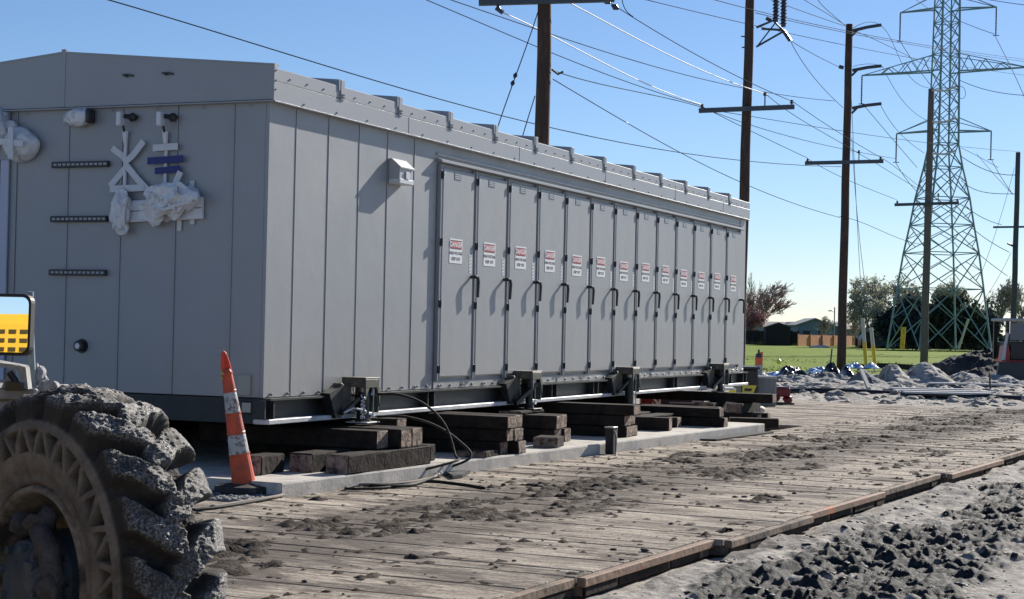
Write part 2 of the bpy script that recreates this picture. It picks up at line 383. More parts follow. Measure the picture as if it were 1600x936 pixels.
# ---------------------------------------------------------------- concrete pad
c = MB()
def slab_outline():
    P = []
    for i in range(60):
        u = 11.82 + (24.2 - 11.82) * i / 59; P.append((u, -8.2 + .006 * math.sin(u * 1.3)))
    return P
P = slab_outline()
top = [UV(u, v, .12) for u, v in P]; bot = [UV(u, v + .004, -.14) for u, v in P]; mid = [UV(u, v + .006, .105) for u, v in P]
n_ = len(P)
c.add(top + mid + bot, [(i, i + 1 + 0, n_ + i + 1, n_ + i)[::-1] for i in range(n_ - 1)] + [(n_ + i, n_ + i + 1, 2 * n_ + i + 1, 2 * n_ + i)[::-1] for i in range(n_ - 1)])
A1, A2 = UV(24.2, -14.0, .12), UV(11.82, -14.0, .12)
c.add(top + [A1, A2], [tuple(range(n_ + 2))[::-1]])
for a, b in ((P[0], (11.82, -14.0)), ((24.2, -14.0), P[-1])):
    c.add([UV(*a, .12), UV(*b, .12), UV(*b, -.14), UV(*a, -.14)], [(0, 1, 2, 3)])
pad = c.build('concrete_pad', CONC); tag(pad, kind='structure')

# ---------------------------------------------------------------- timber mats
def mat_wood():
    m = bpy.data.materials.new('mat_wood'); m.use_nodes = True; nt = m.node_tree; n = nt.nodes; L = nt.links; b = n['Principled BSDF']; b.inputs['Roughness'].default_value = .88
    ge = n.new('ShaderNodeNewGeometry')
    rot = n.new('ShaderNodeMapping'); rot.vector_type = 'POINT'; rot.inputs['Rotation'].default_value = (0, 0, MA); L.new(ge.outputs['Position'], rot.inputs[0])
    def nz(scale, det, sc, rough=.65):
        mp = n.new('ShaderNodeMapping'); mp.inputs['Scale'].default_value = sc; L.new(rot.outputs[0], mp.inputs[0])
        t = n.new('ShaderNodeTexNoise'); t.inputs['Scale'].default_value = scale; t.inputs['Detail'].default_value = det; t.inputs['Roughness'].default_value = rough; L.new(mp.outputs[0], t.inputs['Vector']); return t.outputs[0]
    g1 = nz(1, 9, (2.2, 26, 10), .7); g2 = nz(1, 10, (1.7, 6.5, 4), .74)
    gm = n.new('ShaderNodeMath'); gm.operation = 'MULTIPLY_ADD'; gm.inputs[1].default_value = .35; L.new(g1, gm.inputs[0])
    g3 = n.new('ShaderNodeMath'); g3.operation = 'MULTIPLY'; g3.inputs[1].default_value = .65; L.new(g2, g3.inputs[0]); L.new(g3.outputs[0], gm.inputs[2]); grain = gm.outputs[0]
    cr = n.new('ShaderNodeValToRGB'); e = cr.color_ramp.elements
    e[0].position = .38; e[0].color = (.05, .038, .031, 1); e[1].position = .63; e[1].color = (.86, .755, .615, 1)
    k = cr.color_ramp.elements.new(.47); k.color = (.44, .365, .285, 1); L.new(grain, cr.inputs[0])
    # per-board tint
    oi = nz(1, 2, (.35, 3.2, 1), .5)
    hs = n.new('ShaderNodeHueSaturation'); mr = n.new('ShaderNodeMapRange'); mr.inputs[1].default_value = .3; mr.inputs[2].default_value = .7; mr.inputs[3].default_value = .72; mr.inputs[4].default_value = 1.22
    sp = nz(1, 6, (34, 60, 40), .8); sr = n.new('ShaderNodeMapRange'); sr.inputs[1].default_value = .36; sr.inputs[2].default_value = .62; sr.inputs[3].default_value = .42; sr.inputs[4].default_value = 1.25; L.new(sp, sr.inputs[0])
    sm_ = n.new('ShaderNodeMath'); sm_.operation = 'MULTIPLY'; L.new(oi, mr.inputs[0]); L.new(mr.outputs[0], sm_.inputs[0]); L.new(sr.outputs[0], sm_.inputs[1]); L.new(sm_.outputs[0], hs.inputs['Value']); L.new(cr.outputs[0], hs.inputs['Color'])
    # dirt: patches + wheel track along u at v=-6.4
    sx = n.new('ShaderNodeSeparateXYZ'); L.new(rot.outputs[0], sx.inputs[0])
    def band(cv, w):
        a = n.new('ShaderNodeMath'); a.operation = 'ADD'; a.inputs[1].default_value = -cv; L.new(sx.outputs[0], a.inputs[0])
        q = n.new('ShaderNodeMath'); q.operation = 'ABSOLUTE'; L.new(a.outputs[0], q.inputs[0])
        r = n.new('ShaderNodeMapRange'); r.inputs[1].default_value = w; r.inputs[2].default_value = w * .2; r.inputs[3].default_value = 0; r.inputs[4].default_value = 1; L.new(q.outputs[0], r.inputs[0]); return r.outputs[0]
    b1 = band(-6.45, 1.05); dn = nz(1, 10, (.75, 2.2, 2), .76); dn2 = nz(1, 8, (5, 19, 9), .72)
    su = n.new('ShaderNodeMath'); su.operation = 'MULTIPLY_ADD'; su.inputs[1].default_value = .20; L.new(b1, su.inputs[0]); L.new(dn, su.inputs[2])
    s2 = n.new('ShaderNodeMath'); s2.operation = 'MULTIPLY_ADD'; s2.inputs[1].default_value = .35; L.new(dn2, s2.inputs[0]); L.new(su.outputs[0], s2.inputs[2])
    dm = n.new('ShaderNodeMapRange'); dm.inputs[1].default_value = .655; dm.inputs[2].default_value = .74; dm.inputs[4].default_value = .92; L.new(s2.outputs[0], dm.inputs[0])
    mx = n.new('ShaderNodeMix'); mx.data_type = 'RGBA'; L.new(dm.outputs[0], mx.inputs[0]); L.new(hs.outputs[0], mx.inputs[6]); mx.inputs[7].default_value = (.115, .088, .068, 1)
    # pale dry silt
    sl = nz(1, 8, (2.0, 4.0, 3), .7); sm = n.new('ShaderNodeMapRange'); sm.inputs[1].default_value = .5; sm.inputs[2].default_value = .66; sm.inputs[4].default_value = .42; L.new(sl, sm.inputs[0])
    m2 = n.new('ShaderNodeMix'); m2.data_type = 'RGBA'; L.new(sm.outputs[0], m2.inputs[0]); L.new(mx.outputs[2], m2.inputs[6]); m2.inputs[7].default_value = (.62, .545, .45, 1)
    L.new(m2.outputs[2], b.inputs['Base Color'])
    hh = n.new('ShaderNodeMath'); hh.operation = 'ADD'; L.new(grain, hh.inputs[0]); L.new(dn2, hh.inputs[1])
    bp = n.new('ShaderNodeBump'); bp.inputs['Distance'].default_value = .06; bp.inputs['Strength'].default_value = 1; L.new(hh.outputs[0], bp.inputs['Height']); L.new(bp.outputs[0], b.inputs['Normal'])
    return m
MW = mat_wood()
MEDGE = mat('mat_edge_wood', (.25, .175, .12), .85, 0, .35, 5, .01, 20, c2=(.045, .035, .028), c2s=3.5, c2t=(.47, .62))
MPAINT = mat('mat_edge_paint', (.26, .165, .11), .8, 0, .35, 6, .01, 20, c2=(.48, .14, .05), c2s=2.2, c2t=(.60, .66))
def timber_mat(u0, u1, v0, v1, label, seed, tilt=0., boards=9, group='timber mats laid side by side'):
    rr = random.Random(seed)
    o = UV(u0, v0, 0); root = thing('timber_mat', label, 'timber mat', (o.x, o.y, 0), ROTM + tilt, group)
    W = v1 - v0; Lu = u1 - u0
    t = MB(); bw = Lu / boards
    for k in range(boards):
        z = rr.uniform(-.005, .003); e = rr.uniform(-.012, .012); gp = rr.choice((.0003, .0008, .002)); a0 = k * bw + gp; a1 = (k + 1) * bw - .0004
        # board as a slightly waney strip
        t.box(0, W - .055 + e * .3, a0, a1, -.05, z, .004)
    t.build('top_boards', MW, root)
    e = MB()
    e.box(.05, W - .02, .02, Lu - .02, -.118, -.052)
    e.cur = 1
    e.box(W - .045, W + .012, .006, Lu - .006, -.062, -.005 + rr.uniform(-.006, 0), .006)
    e.cur = 2; s0 = .03
    while s0 < Lu - .2:
        s1 = min(s0 + rr.uniform(.3, 1.0), Lu - .02); e.box(W - .045, W - .004 + rr.uniform(-.015, .01), s0, s1, -.118, -.066, .005); s0 = s1 + rr.uniform(.01, .12)
    e.build('edge_beam', [MEDGE, MPAINT if seed % 2 else MEDGE, TIMBER], root)
    return root
us = [3.9, 6.45, 9.02, 11.32, 13.36, 15.88, 18.35, 21.1, 23.85, 26.3, 28.8, 31.3, 33.8, 36.2]
where = ['nearest the camera beside the big tyre', 'second from the camera with a splintered right end', 'beside the orange channelizer cone', 'beside the coiled hoses', 'beside the thin bent wire',
         'in front of the third crib of timbers', 'beside the black stake with a cable', 'in front of the far jack', 'at the far right corner of the concrete pad', 'just past the end of the pad', 'past the pad, before the sandbag',
         'level with the white sandbag', 'farthest row, level with the red pump']
for i in range(13):
    far_ = i >= 8
    v0 = -8.19 if us[i] < 24.0 and us[i] > 11 else (-8.0 if us[i] < 11 else -8.19)
    v1 = -4.18 + [.06, 0, .0, .09, .0, -.05, .05, -.04, .03, .3, .1, .2, 0][i]
    if us[i] < 11: v0 = -9.6
    timber_mat(us[i] + .028, us[i + 1] - .028, v0, v1, 'muddy timber mat ' + where[i], 11 + i, tilt=R([0, 1.2, .8, .4, 0, .3, -.3, .2, .5, -.4, .2, 0, .3][i]))
    if us[i] > 25: timber_mat(us[i] + .05, us[i + 1] - .0, -12.4, -8.23, 'pale timber mat in the left row past the building, ' + ['just past the dark gap', 'second beyond the pad end', 'by the sandbag', 'by the grey bin', 'x'][i - 9], 40 + i, group='timber mats laid side by side')
# pale planks laid lengthwise beyond the right row
for k in range(2):
    timber_mat(25.2 + k * 4.9, 30.0 + k * 4.9, -4.1, -.4, ['weathered timber mat at the right edge of the picture, nearer one', 'weathered timber mat at the right edge of the picture, farther one'][k], 60 + k, boards=14)

# mud smeared on the mats: a skin of real relief
uu, vv = np.meshgrid(np.arange(6.5, 36, .034), np.arange(-8.15, -4.25, .028), indexing='ij')
trk = np.exp(-((vv + 6.5) / .8) ** 2) + .5 * np.exp(-((vv + 4.9) / .35) ** 2) * (uu > 14)
mk = sstep(-.05, .55, fbm(uu * .8, vv * 1.3, 3, 101) * .8 + .75 * trk - .42)
mz = .034 * (fbm(uu * 7.5, vv * 8.5, 4, 111, .62) + .35 * fbm(uu * 2.2, vv * 3, 2, 113) - .80 + .84 * mk)
mz = np.minimum(mz, .04) + .004 * fbm(uu * 22, vv * 22, 2, 121) * (mz > 0)
MUDM = mat('wet_mud', (.055, .042, .033), .85, 0, .35, 14, .02, 40, spec=.15, c2=(.11, .09, .072), c2s=6, c2t=(.5, .66))
mx_, my_ = MU.x * uu + MV.x * vv, MU.y * uu + MV.y * vv
mo = grid('mud', mx_, my_, mz + .002, MUDM, keep=mz > .003); tag(mo, 'dark mud smeared in tracks across the timber mats', 'mud', kind='stuff')
# clods
def clods(name, n, f, label, mt, seed, rmin=.012, rmax=.05):
    rs = np.random.RandomState(seed); mb = MB()
    base = bmesh.new(); bmesh.ops.create_icosphere(base, subdivisions=2, radius=1); BV = np.array([v.co[:] for v in base.verts]); BF = [tuple(v.index for v in q.verts) for q in base.faces]; base.free()
    for k in range(n):
        p = f(rs)
        if p is None: continue
        r = rmin + (rmax - rmin) * rs.rand() ** 3
        V = BV * (1 + .28 * noise(BV[:, :1] * 1.6 + k, BV[:, 1:2] * 1.6 + BV[:, 2:] * 1.9, 3) * 2) * r * np.array([.8 + .7 * rs.rand(), .8 + .7 * rs.rand(), .40 + .3 * rs.rand()])
        mb.add((V + np.array(p)).tolist(), BF)
    return tag(mb.build(name, mt, smooth=True), label, 'dirt', kind='stuff')
def on_mats(rs):
    u = 6.5 + 26 * rs.rand() ** 1.3; v = -8.1 + 3.9 * rs.rand(); p = UV(u, v); return (p.x, p.y, .004)
clods('dirt_crumbs', 300, on_mats, 'crumbs of dry mud scattered on the timber mats', mat('dry_clods', (.07, .058, .05), .9, 0, .4, 20), 5, .005, .026)
def on_ground(rs):
    u = 8 + 12 * rs.rand() ** 1.2; v = -4.05 + 4.6 * rs.rand(); p = UV(u, v)
    z, m = ground_h(np.array([p.x]), np.array([p.y]))
    if rs.rand() > .25 + .9 * m[0]: return None
    return (p.x, p.y, float(z[0]))
clods('mud_clods', 2600, on_ground, 'broken clods of wet dark mud in the churned tracks', mat('wet_clods', (.03, .029, .028), .6, 0, .4, 20, .01, 60, spec=.3, c2=(.09, .085, .08), c2s=10, c2t=(.55, .7)), 9, .008, .030)
# ================================================================ METAL ENCLOSURE
ZB, ZE, L_, WD = .78, 3.455, 15.93, 4.52
bld = thing('equipment_enclosure', 'long grey metal electrical enclosure raised on timber cribs with a row of tall doors', 'enclosure', AB(0, 0, 0), ROTB)
rr = random.Random(3)
# --- long wall with standing seams
D0, DP, ND = 3.50, .9275, 13
w = MB()
w.box(.03, L_ - .03, .04, .10, ZB + .01, ZE)
seams = [-.0, .475, 1.085, 1.695, 2.305, 2.915, D0 - .04]
for a, b in zip(seams[:-1], seams[1:]):
    w.box(a + (.004 if a > 0 else 0), b - .004, .004 + rr.uniform(0, .002), .04, ZB, ZE, .004)
    if a > 0: w.box(a - .006, a + .003, -.001, .004, ZB + .02, ZE, .001)
w.box(D0 - .04, D0 + ND * DP + .02, .012, .04, ZB, ZE)
xe = D0 + ND * DP + .02
w.box(xe + .004, L_, .004, .04, ZB, ZE, .004)
# bottom rail with bolt heads
w.box(D0 - .03, xe, -.004, .012, ZB, ZB + .085, .003)
k = .12
while k < L_:
    w.lathe([(.0, -.022), (.016, -.020), (.018, 0)], 6, 'Z', (0, 0, 0)) if False else w.blob((k, -.008, ZB + .03), .017, 0, 0, 1, (1, .9, 1))
    if abs((k - .475) % .61) < .12: w.blob((k + .05, -.008, ZB + .035), .017, 0, 0, 1, (1, .9, 1))
    k += .29
w.build('side_wall', GREY, bld)
# --- end wall (local X=0, b along +Y)
e = MB()
e.box(.04, .10, .05, WD, ZB + .01, ZE)
sb = [0.0, .372, .982, 1.592, 2.202, 2.812, 3.42, 4.03, WD]
for a, b in zip(sb[:-1], sb[1:]):
    e.box(.002 + rr.uniform(0, .002), .04, a + (.004 if a > 0 else .041), b - .004, ZB, ZE, .004)
    if a > 0: e.box(-.008, .004, a - .006, a + .008, ZB + .01, ZE, .003)
e.build('end_wall', GREY, bld)
# remaining walls
b = MB(); b.box(L_ - .08, L_ - .02, .05, WD - .05, ZB + .02, ZE); b.box(.1, L_ - .1, WD - .08, WD, ZB + .02, ZE); b.box(.05, L_ - .05, .05, WD - .05, ZB + .01, ZB + .05)
b.build('rear_wall', GREY, bld)
# --- roof and fascia
f = MB()
f.box(-.03, L_ + .03, -.055, -.03, ZE - .012, ZE + .165, .003)           # lower band
f.box(-.03, L_ + .03, -.052, -.03, ZE + .169, ZE + .285, .003)           # upper band
f.box(-.03, L_ + .03, -.07, .03, ZE - .022, ZE - .010, .002)             # drip lip
for a in (2.65, 5.6, 8.6, 11.7, 14.3): f.box(a, a + .012, -.058, -.050, ZE, ZE + .166)
k = .25
while k < L_:
    if min(abs(k - (1.18 + 1.225 * j)) for j in range(12)) > .12: f.blob((k, -.055, ZE + .215), .012, 0, 0, 1, (1.2, .8, .9))
    k += .31
k = .5
while k < L_: f.blob((k, -.057, ZE + .02), .011, 0, 0, 1); k += .62
f.build('side_fascia', GREYT, bld)
g = MB()
zt0, zt1 = ZE + .305, ZE + .515
pk = 2.255
g.prism([(-.045, -.06, ZE), (-.045, pk - .004, ZE), (-.045, pk - .004, zt1), (-.045, -.06, zt0)], (.03, 0, 0))
g.prism([(-.045, pk + .004, ZE), (-.045, WD + .06, ZE), (-.045, WD + .06, zt0), (-.045, pk + .004, zt1)], (.03, 0, 0))
g.box(-.052, -.02, pk - .028, pk + .022, ZE - .0, zt1 + .035, .003)
g.prism([(-.05, -.064, zt0), (-.05, pk, zt1), (-.05, pk, zt1 + .014), (-.05, -.064, zt0 + .014)], (.09, 0, 0))
g.prism([(-.05, pk, zt1), (-.05, WD + .064, zt0), (-.05, WD + .064, zt0 + .014), (-.05, pk, zt1 + .014)], (.09, 0, 0))
g.box(-.047, .005, -.066, -.056, ZE - .01, zt0 + .012)                      # corner return
g.prism([(-.06, -.06, ZE - .02), (-.06, WD + .05, ZE - .02), (-.06, WD + .05, ZE - .008), (-.06, -.06, ZE - .008)], (.06, 0, 0))
for k in range(9): g.blob((-.03, .2 + k * .5, ZE - .045), .012, 0, 0, 1)
for z in (.09, .17, .26): g.blob((-.02, -.068, ZE + z), .010, 0, 0, 1)
g.build('gable_fascia', GREY, bld)
for b0, nm in ((1.52, 0), (1.08, 1)):
    s = MB(); s.blob((-.06, b0, 3.725), .022, nm, .1, 1, (1, 1.3, .8)); s.bar((-.06, b0 - .02, 3.73), (-.05, b0 - .07, 3.72), .018)
    s.bar((-.05, b0 + .01, 3.73), (-.055, b0 + .05, 3.735), .014); s.build('lifting_lug', DARKM, bld)
r_ = MB()
r_.prism([(0, -.03, ZE + .26), (0, pk, zt1 - .03), (0, WD + .03, ZE + .26), (0, WD + .03, ZE + .1), (0, -.03, ZE + .1)], (L_, 0, 0))
r_.build('roof', ROOFG, bld)
for j in range(12):
    a = 1.18 + 1.225 * j; q = MB(); hw = .035
    q.prism([(a - hw, -.062, ZE + .24), (a - hw, pk, zt1 - .03), (a - hw, pk, zt1 + .04), (a - hw, -.062, ZE + .345)], (2 * hw, 0, 0))
    q.prism([(a - hw, pk, zt1 - .03), (a - hw, WD + .06, ZE + .24), (a - hw, WD + .06, ZE + .345), (a - hw, pk, zt1 + .04)], (2 * hw, 0, 0))
    q.box(a + .0, a + 2 * hw, -.066, -.050, ZE + .15, ZE + .345, .002)
    for z in (.18, .205): q.blob((a + .02, -.069, ZE + z), .010, 0, 0, 1); q.blob((a + .055, -.069, ZE + z), .010, 0, 0, 1)
    q.build('roof_rib', GREYT, bld)
# --- drip rail over the doors
d = MB()
d.prism([(D0 - .06, .01, 3.285), (D0 - .06, -.03, 3.272), (D0 - .06, -.070, 3.258), (D0 - .06, -.070, 3.236), (D0 - .06, .01, 3.228)], (ND * DP + .12, 0, 0))
d.box(D0 - .06, D0 + ND * DP + .06, -.012, .01, 3.31, 3.335, .003)
d.build('drip_rail', GREYT, bld)
# --- doors
def T_out(x, y, z, s=1):
    """text plane facing local -Y, reading along +X"""
    return Matrix.Translation((x, y, z)) @ Matrix.Rotation(math.pi / 2, 4, 'X')
dr = MB()
dr.box(.050, DP - .055, -.030, .012, .90, 3.19, .008)
dr.box(.062, DP - .067, -.034, -.028, .912, 3.178, .004)
dr.box(-.016, .016, -.040, .012, .86, 3.22, .008)                      # hinge side channel
dr.box(DP - .046, DP - .020, -.022, .012, .86, 3.22, .005)
door = dr.build('door', GREY, bld, loc=(D0, 0, 0))
for z in (3.10, 2.37, 1.70, .99):
    h = MB(); h.box(-.018, .030, -.054, -.036, z - .042, z + .042, .005); h.tube([(0.006, -.056, z - .042), (.006, -.056, z + .042)], .010, 8)
    h.cur = 1; h.box(.012, .044, -.060, -.052, z - .034, z - .012); h.box(.012, .044, -.060, -.052, z + .012, z + .034)
    h.build('hinge', [DARKM, GALV], door)
hd = MB()
hx, hz = .855, 2.02
hd.tube([(hx - .03, -.03, hz), (hx - .03, -.085, hz)], .020, 10); hd.tube([(hx - .035, -.085, hz + .002), (hx + .005, -.105, hz - .005), (hx + .012, -.110, hz - .05), (hx + .012, -.105, hz - .23)], [.020, .019, .018, .015], 8)
hd.build('handle', DARKM, door)
sg = MB(); sx, sz = .405, 2.29
sg.box(sx - .165, sx + .165, -.0375, -.034, sz - .135, sz + .135)
sg.cur = 1; sg.box(sx - .145, sx + .145, -.039, -.0374, sz + .022, sz + .118); sg.cur = 2; sg.box(sx - .132, sx + .132, -.0400, -.0388, sz + .032, sz + .108)
text_geo(sg, 'DANGER', .078, T_out(sx, -.0405, sz + .07), .0006, .002, 0)
text_geo(sg, 'HIGH VOLTAGE', .046, T_out(sx, -.038, sz - .025), .0006, .0012, 3)
text_geo(sg, 'KEEP OUT', .050, T_out(sx, -.038, sz - .088), .0006, .0012, 3)
sg.build('danger_sign', [SIGNW, INK, REDS, INK], door)
npl = MB(); npl.box(.33, .50, -.037, -.034, 3.075, 3.155); npl.cur = 1
for k in range(3): npl.box(.345, .485, -.0378, -.0368, 3.088 + k * .022, 3.098 + k * .022)
npl.build('nameplate', [mat('plate_ink', (.06, .075, .10), .4), mat('plate_text', (.45, .47, .5), .4)], door)
st = MB(); st.box(.765, .825, -.0365, -.034, 2.06, 2.27); st.cur = 1
for k in range(5): st.prism([(.77, -.0372, 2.075 + k * .04), (.79, -.0372, 2.07 + k * .04), (.815, -.0372, 2.09 + k * .04), (.80, -.0372, 2.10 + k * .04)], (0, .0008, 0))
st.build('instruction_strip', [mat('strip_white', (.72, .73, .74), .4), mat('strip_grey', (.22, .22, .23), .5)], door)
bpy.context.view_layer.update()
kids = {}
for c_ in bpy.data.objects:
    if c_.parent: kids.setdefault(c_.parent.name, []).append(c_)
for k in range(1, ND):
    cp = copy_tree(door, bld, kids); cp.location = (D0 + DP * k, 0, rr.uniform(-.004, .004))
    for ch in [c_ for c_ in bpy.data.objects if c_.parent == cp]:
        if ch.name.startswith(('danger_sign', 'instruction_strip')): ch.location = (rr.uniform(-.02, .02), 0, rr.uniform(-.02, .02))
        if ch.name.startswith('handle'): a_ = rr.uniform(-.05, .05); ch.rotation_euler.y = a_; ch.location = (hx - hx * math.cos(a_) - hz * math.sin(a_), 0, hz + hx * math.sin(a_) - hz * math.cos(a_))
# --- lamp fixture
lf = MB(); x0, x1 = 2.33, 2.63
lf.prism([(x0, .002, 3.15), (x0, -.03, 3.15), (x0, -.125, 3.07), (x0, -.125, 2.96), (x0, .002, 2.96)], (x1 - x0, 0, 0))
lf.prism([(x0 - .012, .002, 3.162), (x0 - .012, -.04, 3.162), (x0 - .012, -.142, 3.074), (x0 - .012, -.142, 3.062), (x0 - .012, -.03, 3.150), (x0 - .012, .002, 3.150)], (x1 - x0 + .024, 0, 0))
lo = lf.build('wall_lamp', mat('lamp_grey', (.46, .47, .48), .4, 0, .05, 5), bld)
ls = MB(); ls.box(x0 - .01, x1 + .01, -.135, .0, 2.905, 2.957, .006); ls.box(x0 + .12, x1 - .1, -.141, -.127, 2.957, 3.03, .003); ls.build('lamp_lens', mat('lamp_lens', (.7, .7, .7), .3), lo)
# --- skid beams
def beam(y0, sgn, name):
    s = MB()
    s.box(.02, L_ - .02, y0 - .01 * sgn if sgn < 0 else y0 - .01, y0 + .02, .59, ZB - .02)
    lo_, hi_ = sorted((y0 + sgn * .11, y0 - sgn * .06))
    s.box(-.02, L_ - .02, lo_, hi_, ZB - .022, ZB - .004)
    o = s.build('skid_beam', STEELB, bld)
    t = MB(); t.box(-.04, L_ + .0, lo_, hi_, .545, .59, .006); t.build('bottom_flange', FLANGE, o)
    for a in (.05, 3.35, 6.9, 8.4, 11.9, 14.9, L_ - .1):
        q = MB(); q.box(a, a + .02, lo_ + .012, hi_ - .012, .59, ZB - .022); q.box(a - .12, a - .10, lo_ + .03, hi_ - .012, .60, ZB - .022); q.build('stiffener', STEELB, o)
beam(.02, -1, 'near'); beam(WD - .05, 1, 'far')
cr_ = MB()
for a in [.06] + [1.6 + 1.45 * i for i in range(10)]: cr_.box(a, a + .12, .12, WD - .12, .56, ZB - .02)
cr_.box(.005, .03, .05, WD, .545, ZB - .01); cr_.box(L_ - .08, L_ - .04, .05, WD - .06, .55, ZB)
cr_.build('cross_member', STEELB, bld)
# small boxes by the near corner
q = MB(); q.box(-.02, .0, .13, .26, .80, .98, .003); q.build('grounding_plate', mat('pale_plate', (.35, .36, .30), .5), bld)
q = MB(); q.box(-.06, .0, .08, .36, .64, .74, .004); q.cur = 1; q.box(-.066, -.06, .09, .18, .65, .735); q.build('junction_box', [DARKM, mat('pale_plate', (.35, .36, .30), .5)], bld)
# --- things on the end wall (plane X=0 facing -X; b along +Y)
def ebar(mb, b0, z0, b1, z1, wd, th, x=-.003, wav=0, n=1):
    """flat strip on the end wall from (b0,z0) to (b1,z1)"""
    d = Vector((0, b1 - b0, z1 - z0)); d.normalize(); nn = Vector((0, -d.z, d.y)) * wd / 2
    a = Vector((x, b0, z0)); c = Vector((x, b1, z1))
    mb.prism([a - nn, a + nn, c + nn, c - nn], (-th, 0, 0))
for z in (2.91, 2.395, 1.89):
    s = MB(); s.box(-.045, -.009, 1.72, 2.37, z - .028, z + .028, .004); s.cur = 1
    for k in range(12): s.box(-.047, -.044, 1.735 + k * .052, 1.768 + k * .052, z - .010, z + .010)
    s.build('strut_channel', [mat('strut_dark', (.05, .053, .058), .5, .4, .2, 9), mat('strut_slot', (.34, .35, .37), .5)], bld)
s = MB(); s.lathe([(.0, -.07), (.045, -.07), (.052, -.06), (.052, 0), (.07, 0), (.07, .01)], 16, 'X', (0, 1.995, 1.2)); s.v = [(-(p[0]) if False else p[0], p[1], p[2]) for p in s.v]
s.cur = 1; s.lathe([(.0, -.073), (.028, -.073), (.028, -.069)], 10, 'X', (0, 1.995, 1.2)); s.build('vent_plug', [DARKM, GALV], bld)
# wrapped small fixture by the ridge
s = MB(); s.blob((-.05, 2.06, 3.352), .105, 2, .22, 3, (.7, 1.55, .82)); s.cur = 1; s.box(-.13, -.02, 1.885, 1.93, 3.29, 3.42, .01); wf = s.build('wrapped_fixture', [SHEET, DARKM], bld, smooth=True)
# wrapped lamp at the left with a taped cross
s = MB(); s.blob((-.07, 2.72, 3.11), .18, 5, .12, 3, (.6, 1.1, .9)); s.build('wrapped_fixture', SHEET, bld, smooth=True)
s = MB(); s.blob((-.09, 3.0, 3.28), .15, 8, .35, 3, (.7, 1.2, 1.1)); s.build('wrapped_fixture', SHEET, bld, smooth=True)
s = MB(); ebar(s, 2.88, 3.13, 2.58, 3.10, .06, .004, -.196); ebar(s, 2.73, 3.26, 2.72, 2.96, .06, .004, -.202); s.build('tape_strip', TAPEW, bld)
s = MB(); s.box(-.03, -.008, 2.885, 2.985, .85, 2.97, .004); s.build('pipe_cover', mat('cover_pale', (.42, .46, .56), .5), bld)
s = MB(); s.box(-.02, -.009, 2.995, 3.05, .85, 2.97, .002); s.build('door_trim', DARKM, bld)
# two cameras on stubs with conduits
def stub(b0, z0, zend, zx):
    s = MB(); s.box(-.15, -.07, b0 - .018, b0 + .03, z0 - .10, z0 + .03, .008); s.cur = 1
    s.tube([(0, b0 - .10, z0 - .01), (-.11, b0 - .04, z0 - .01)], .022, 8); s.blob((-.05, b0 - .085, z0 - .015), .04, 1, .2, 2)
    s.tube([(-.09, b0 - .01, z0 - .09), (-.045, b0 + .0, z0 - .16)], .012, 8)
    s.build('camera_bracket', [WHITE, DARKM], bld)
    s = MB(); s.tube([(-.035, b0, z0 - .14), (-.03, b0, z0 - .25)], [.03, .022], 8); s.tube([(-.022, b0, z0 - .2), (-.02, b0 + zx, (z0 + zend) / 2), (-.022, b0, zend)], .017, 8); s.build('conduit', WHITE, bld)
stub(1.535, 3.35, 2.56, .004); stub(1.09, 3.335, 2.68, -.004)
def tape(pts, m=TAPEW, wd=.062, x=-.008):
    s = MB()
    for (a, b_) in zip(pts[:-1], pts[1:]): ebar(s, a[0], a[1], b_[0], b_[1], wd, .003, x)
    s.build('tape_strip', m, bld)
tape([(1.70, 3.06), (1.50, 2.93)]); tape([(1.54, 2.91), (1.44, 2.98), (1.325, 3.11)], x=-.042)
tape([(1.71, 2.70), (1.53, 2.88)], x=-.012); tape([(1.52, 2.90), (1.36, 2.74), (1.24, 2.635)], x=-.044); tape([(1.685, 2.67), (1.30, 2.68)], x=-.048)
tape([(1.22, 3.045), (.945, 3.055)], x=-.042); tape([(1.275, 2.925), (.885, 2.94)], TAPEB, .065, -.042); tape([(1.19, 2.83), (.915, 2.85)], TAPEB, .06, -.042)
tape([(1.06, 2.66), (.965, 2.70), (.905, 2.82)], x=-.05)
for b0, z0, z1 in ((.80, 2.55, 2.74), (1.07, 2.36, 2.46), (.93, 2.28, 2.43), (.79, 2.34, 2.45)): tape([(b0, z0), (b0, z1)], wd=.05, x=-.012)
s = MB(); s.box(-.045, -.009, .665, 1.67, 2.37, 2.57, .004) ; s.cur = 1; s.box(-.05, -.044, .67, 1.66, 2.468, 2.474)
T = Matrix.Rotation(R(-2.0), 4, 'X'); s.v = [tuple(Matrix.Translation((0, 1.17, 2.46)) @ T @ Matrix.Translation((0, -1.17, -2.46)) @ Vector(p)) for p in s.v]
s.build('backing_board', [WHITE, DARKM], bld)
s = MB(); s.blob((-.10, 1.525, 2.46), .125, 11, .4, 3, (.42, .78, 1.45)); s.blob((-.08, 1.50, 2.30), .07, 12, .5, 2, (.7, .7, .9)); s.build('plastic_wrap', SHEET, bld, smooth=False)
s = MB(); s.blob((-.13, .97, 2.56), .18, 14, .35, 3, (.5, 1.45, .85)); s.blob((-.09, 1.17, 2.45), .1, 15, .45, 2, (.6, 1.2, 1)); s.blob((-.09, .80, 2.58), .12, 17, .3, 2, (.6, 1, .9))
s.tube([(-.15, 1.18, 2.56), (-.2, 1.08, 2.49), (-.22, .95, 2.46), (-.2, .84, 2.5), (-.15, .74, 2.53)], .018, 8); s.tube([(-.18, 1.16, 2.62), (-.22, 1.0, 2.57), (-.2, .85, 2.46)], .014, 8)
s.build('plastic_wrap', SHEET, bld, smooth=False)

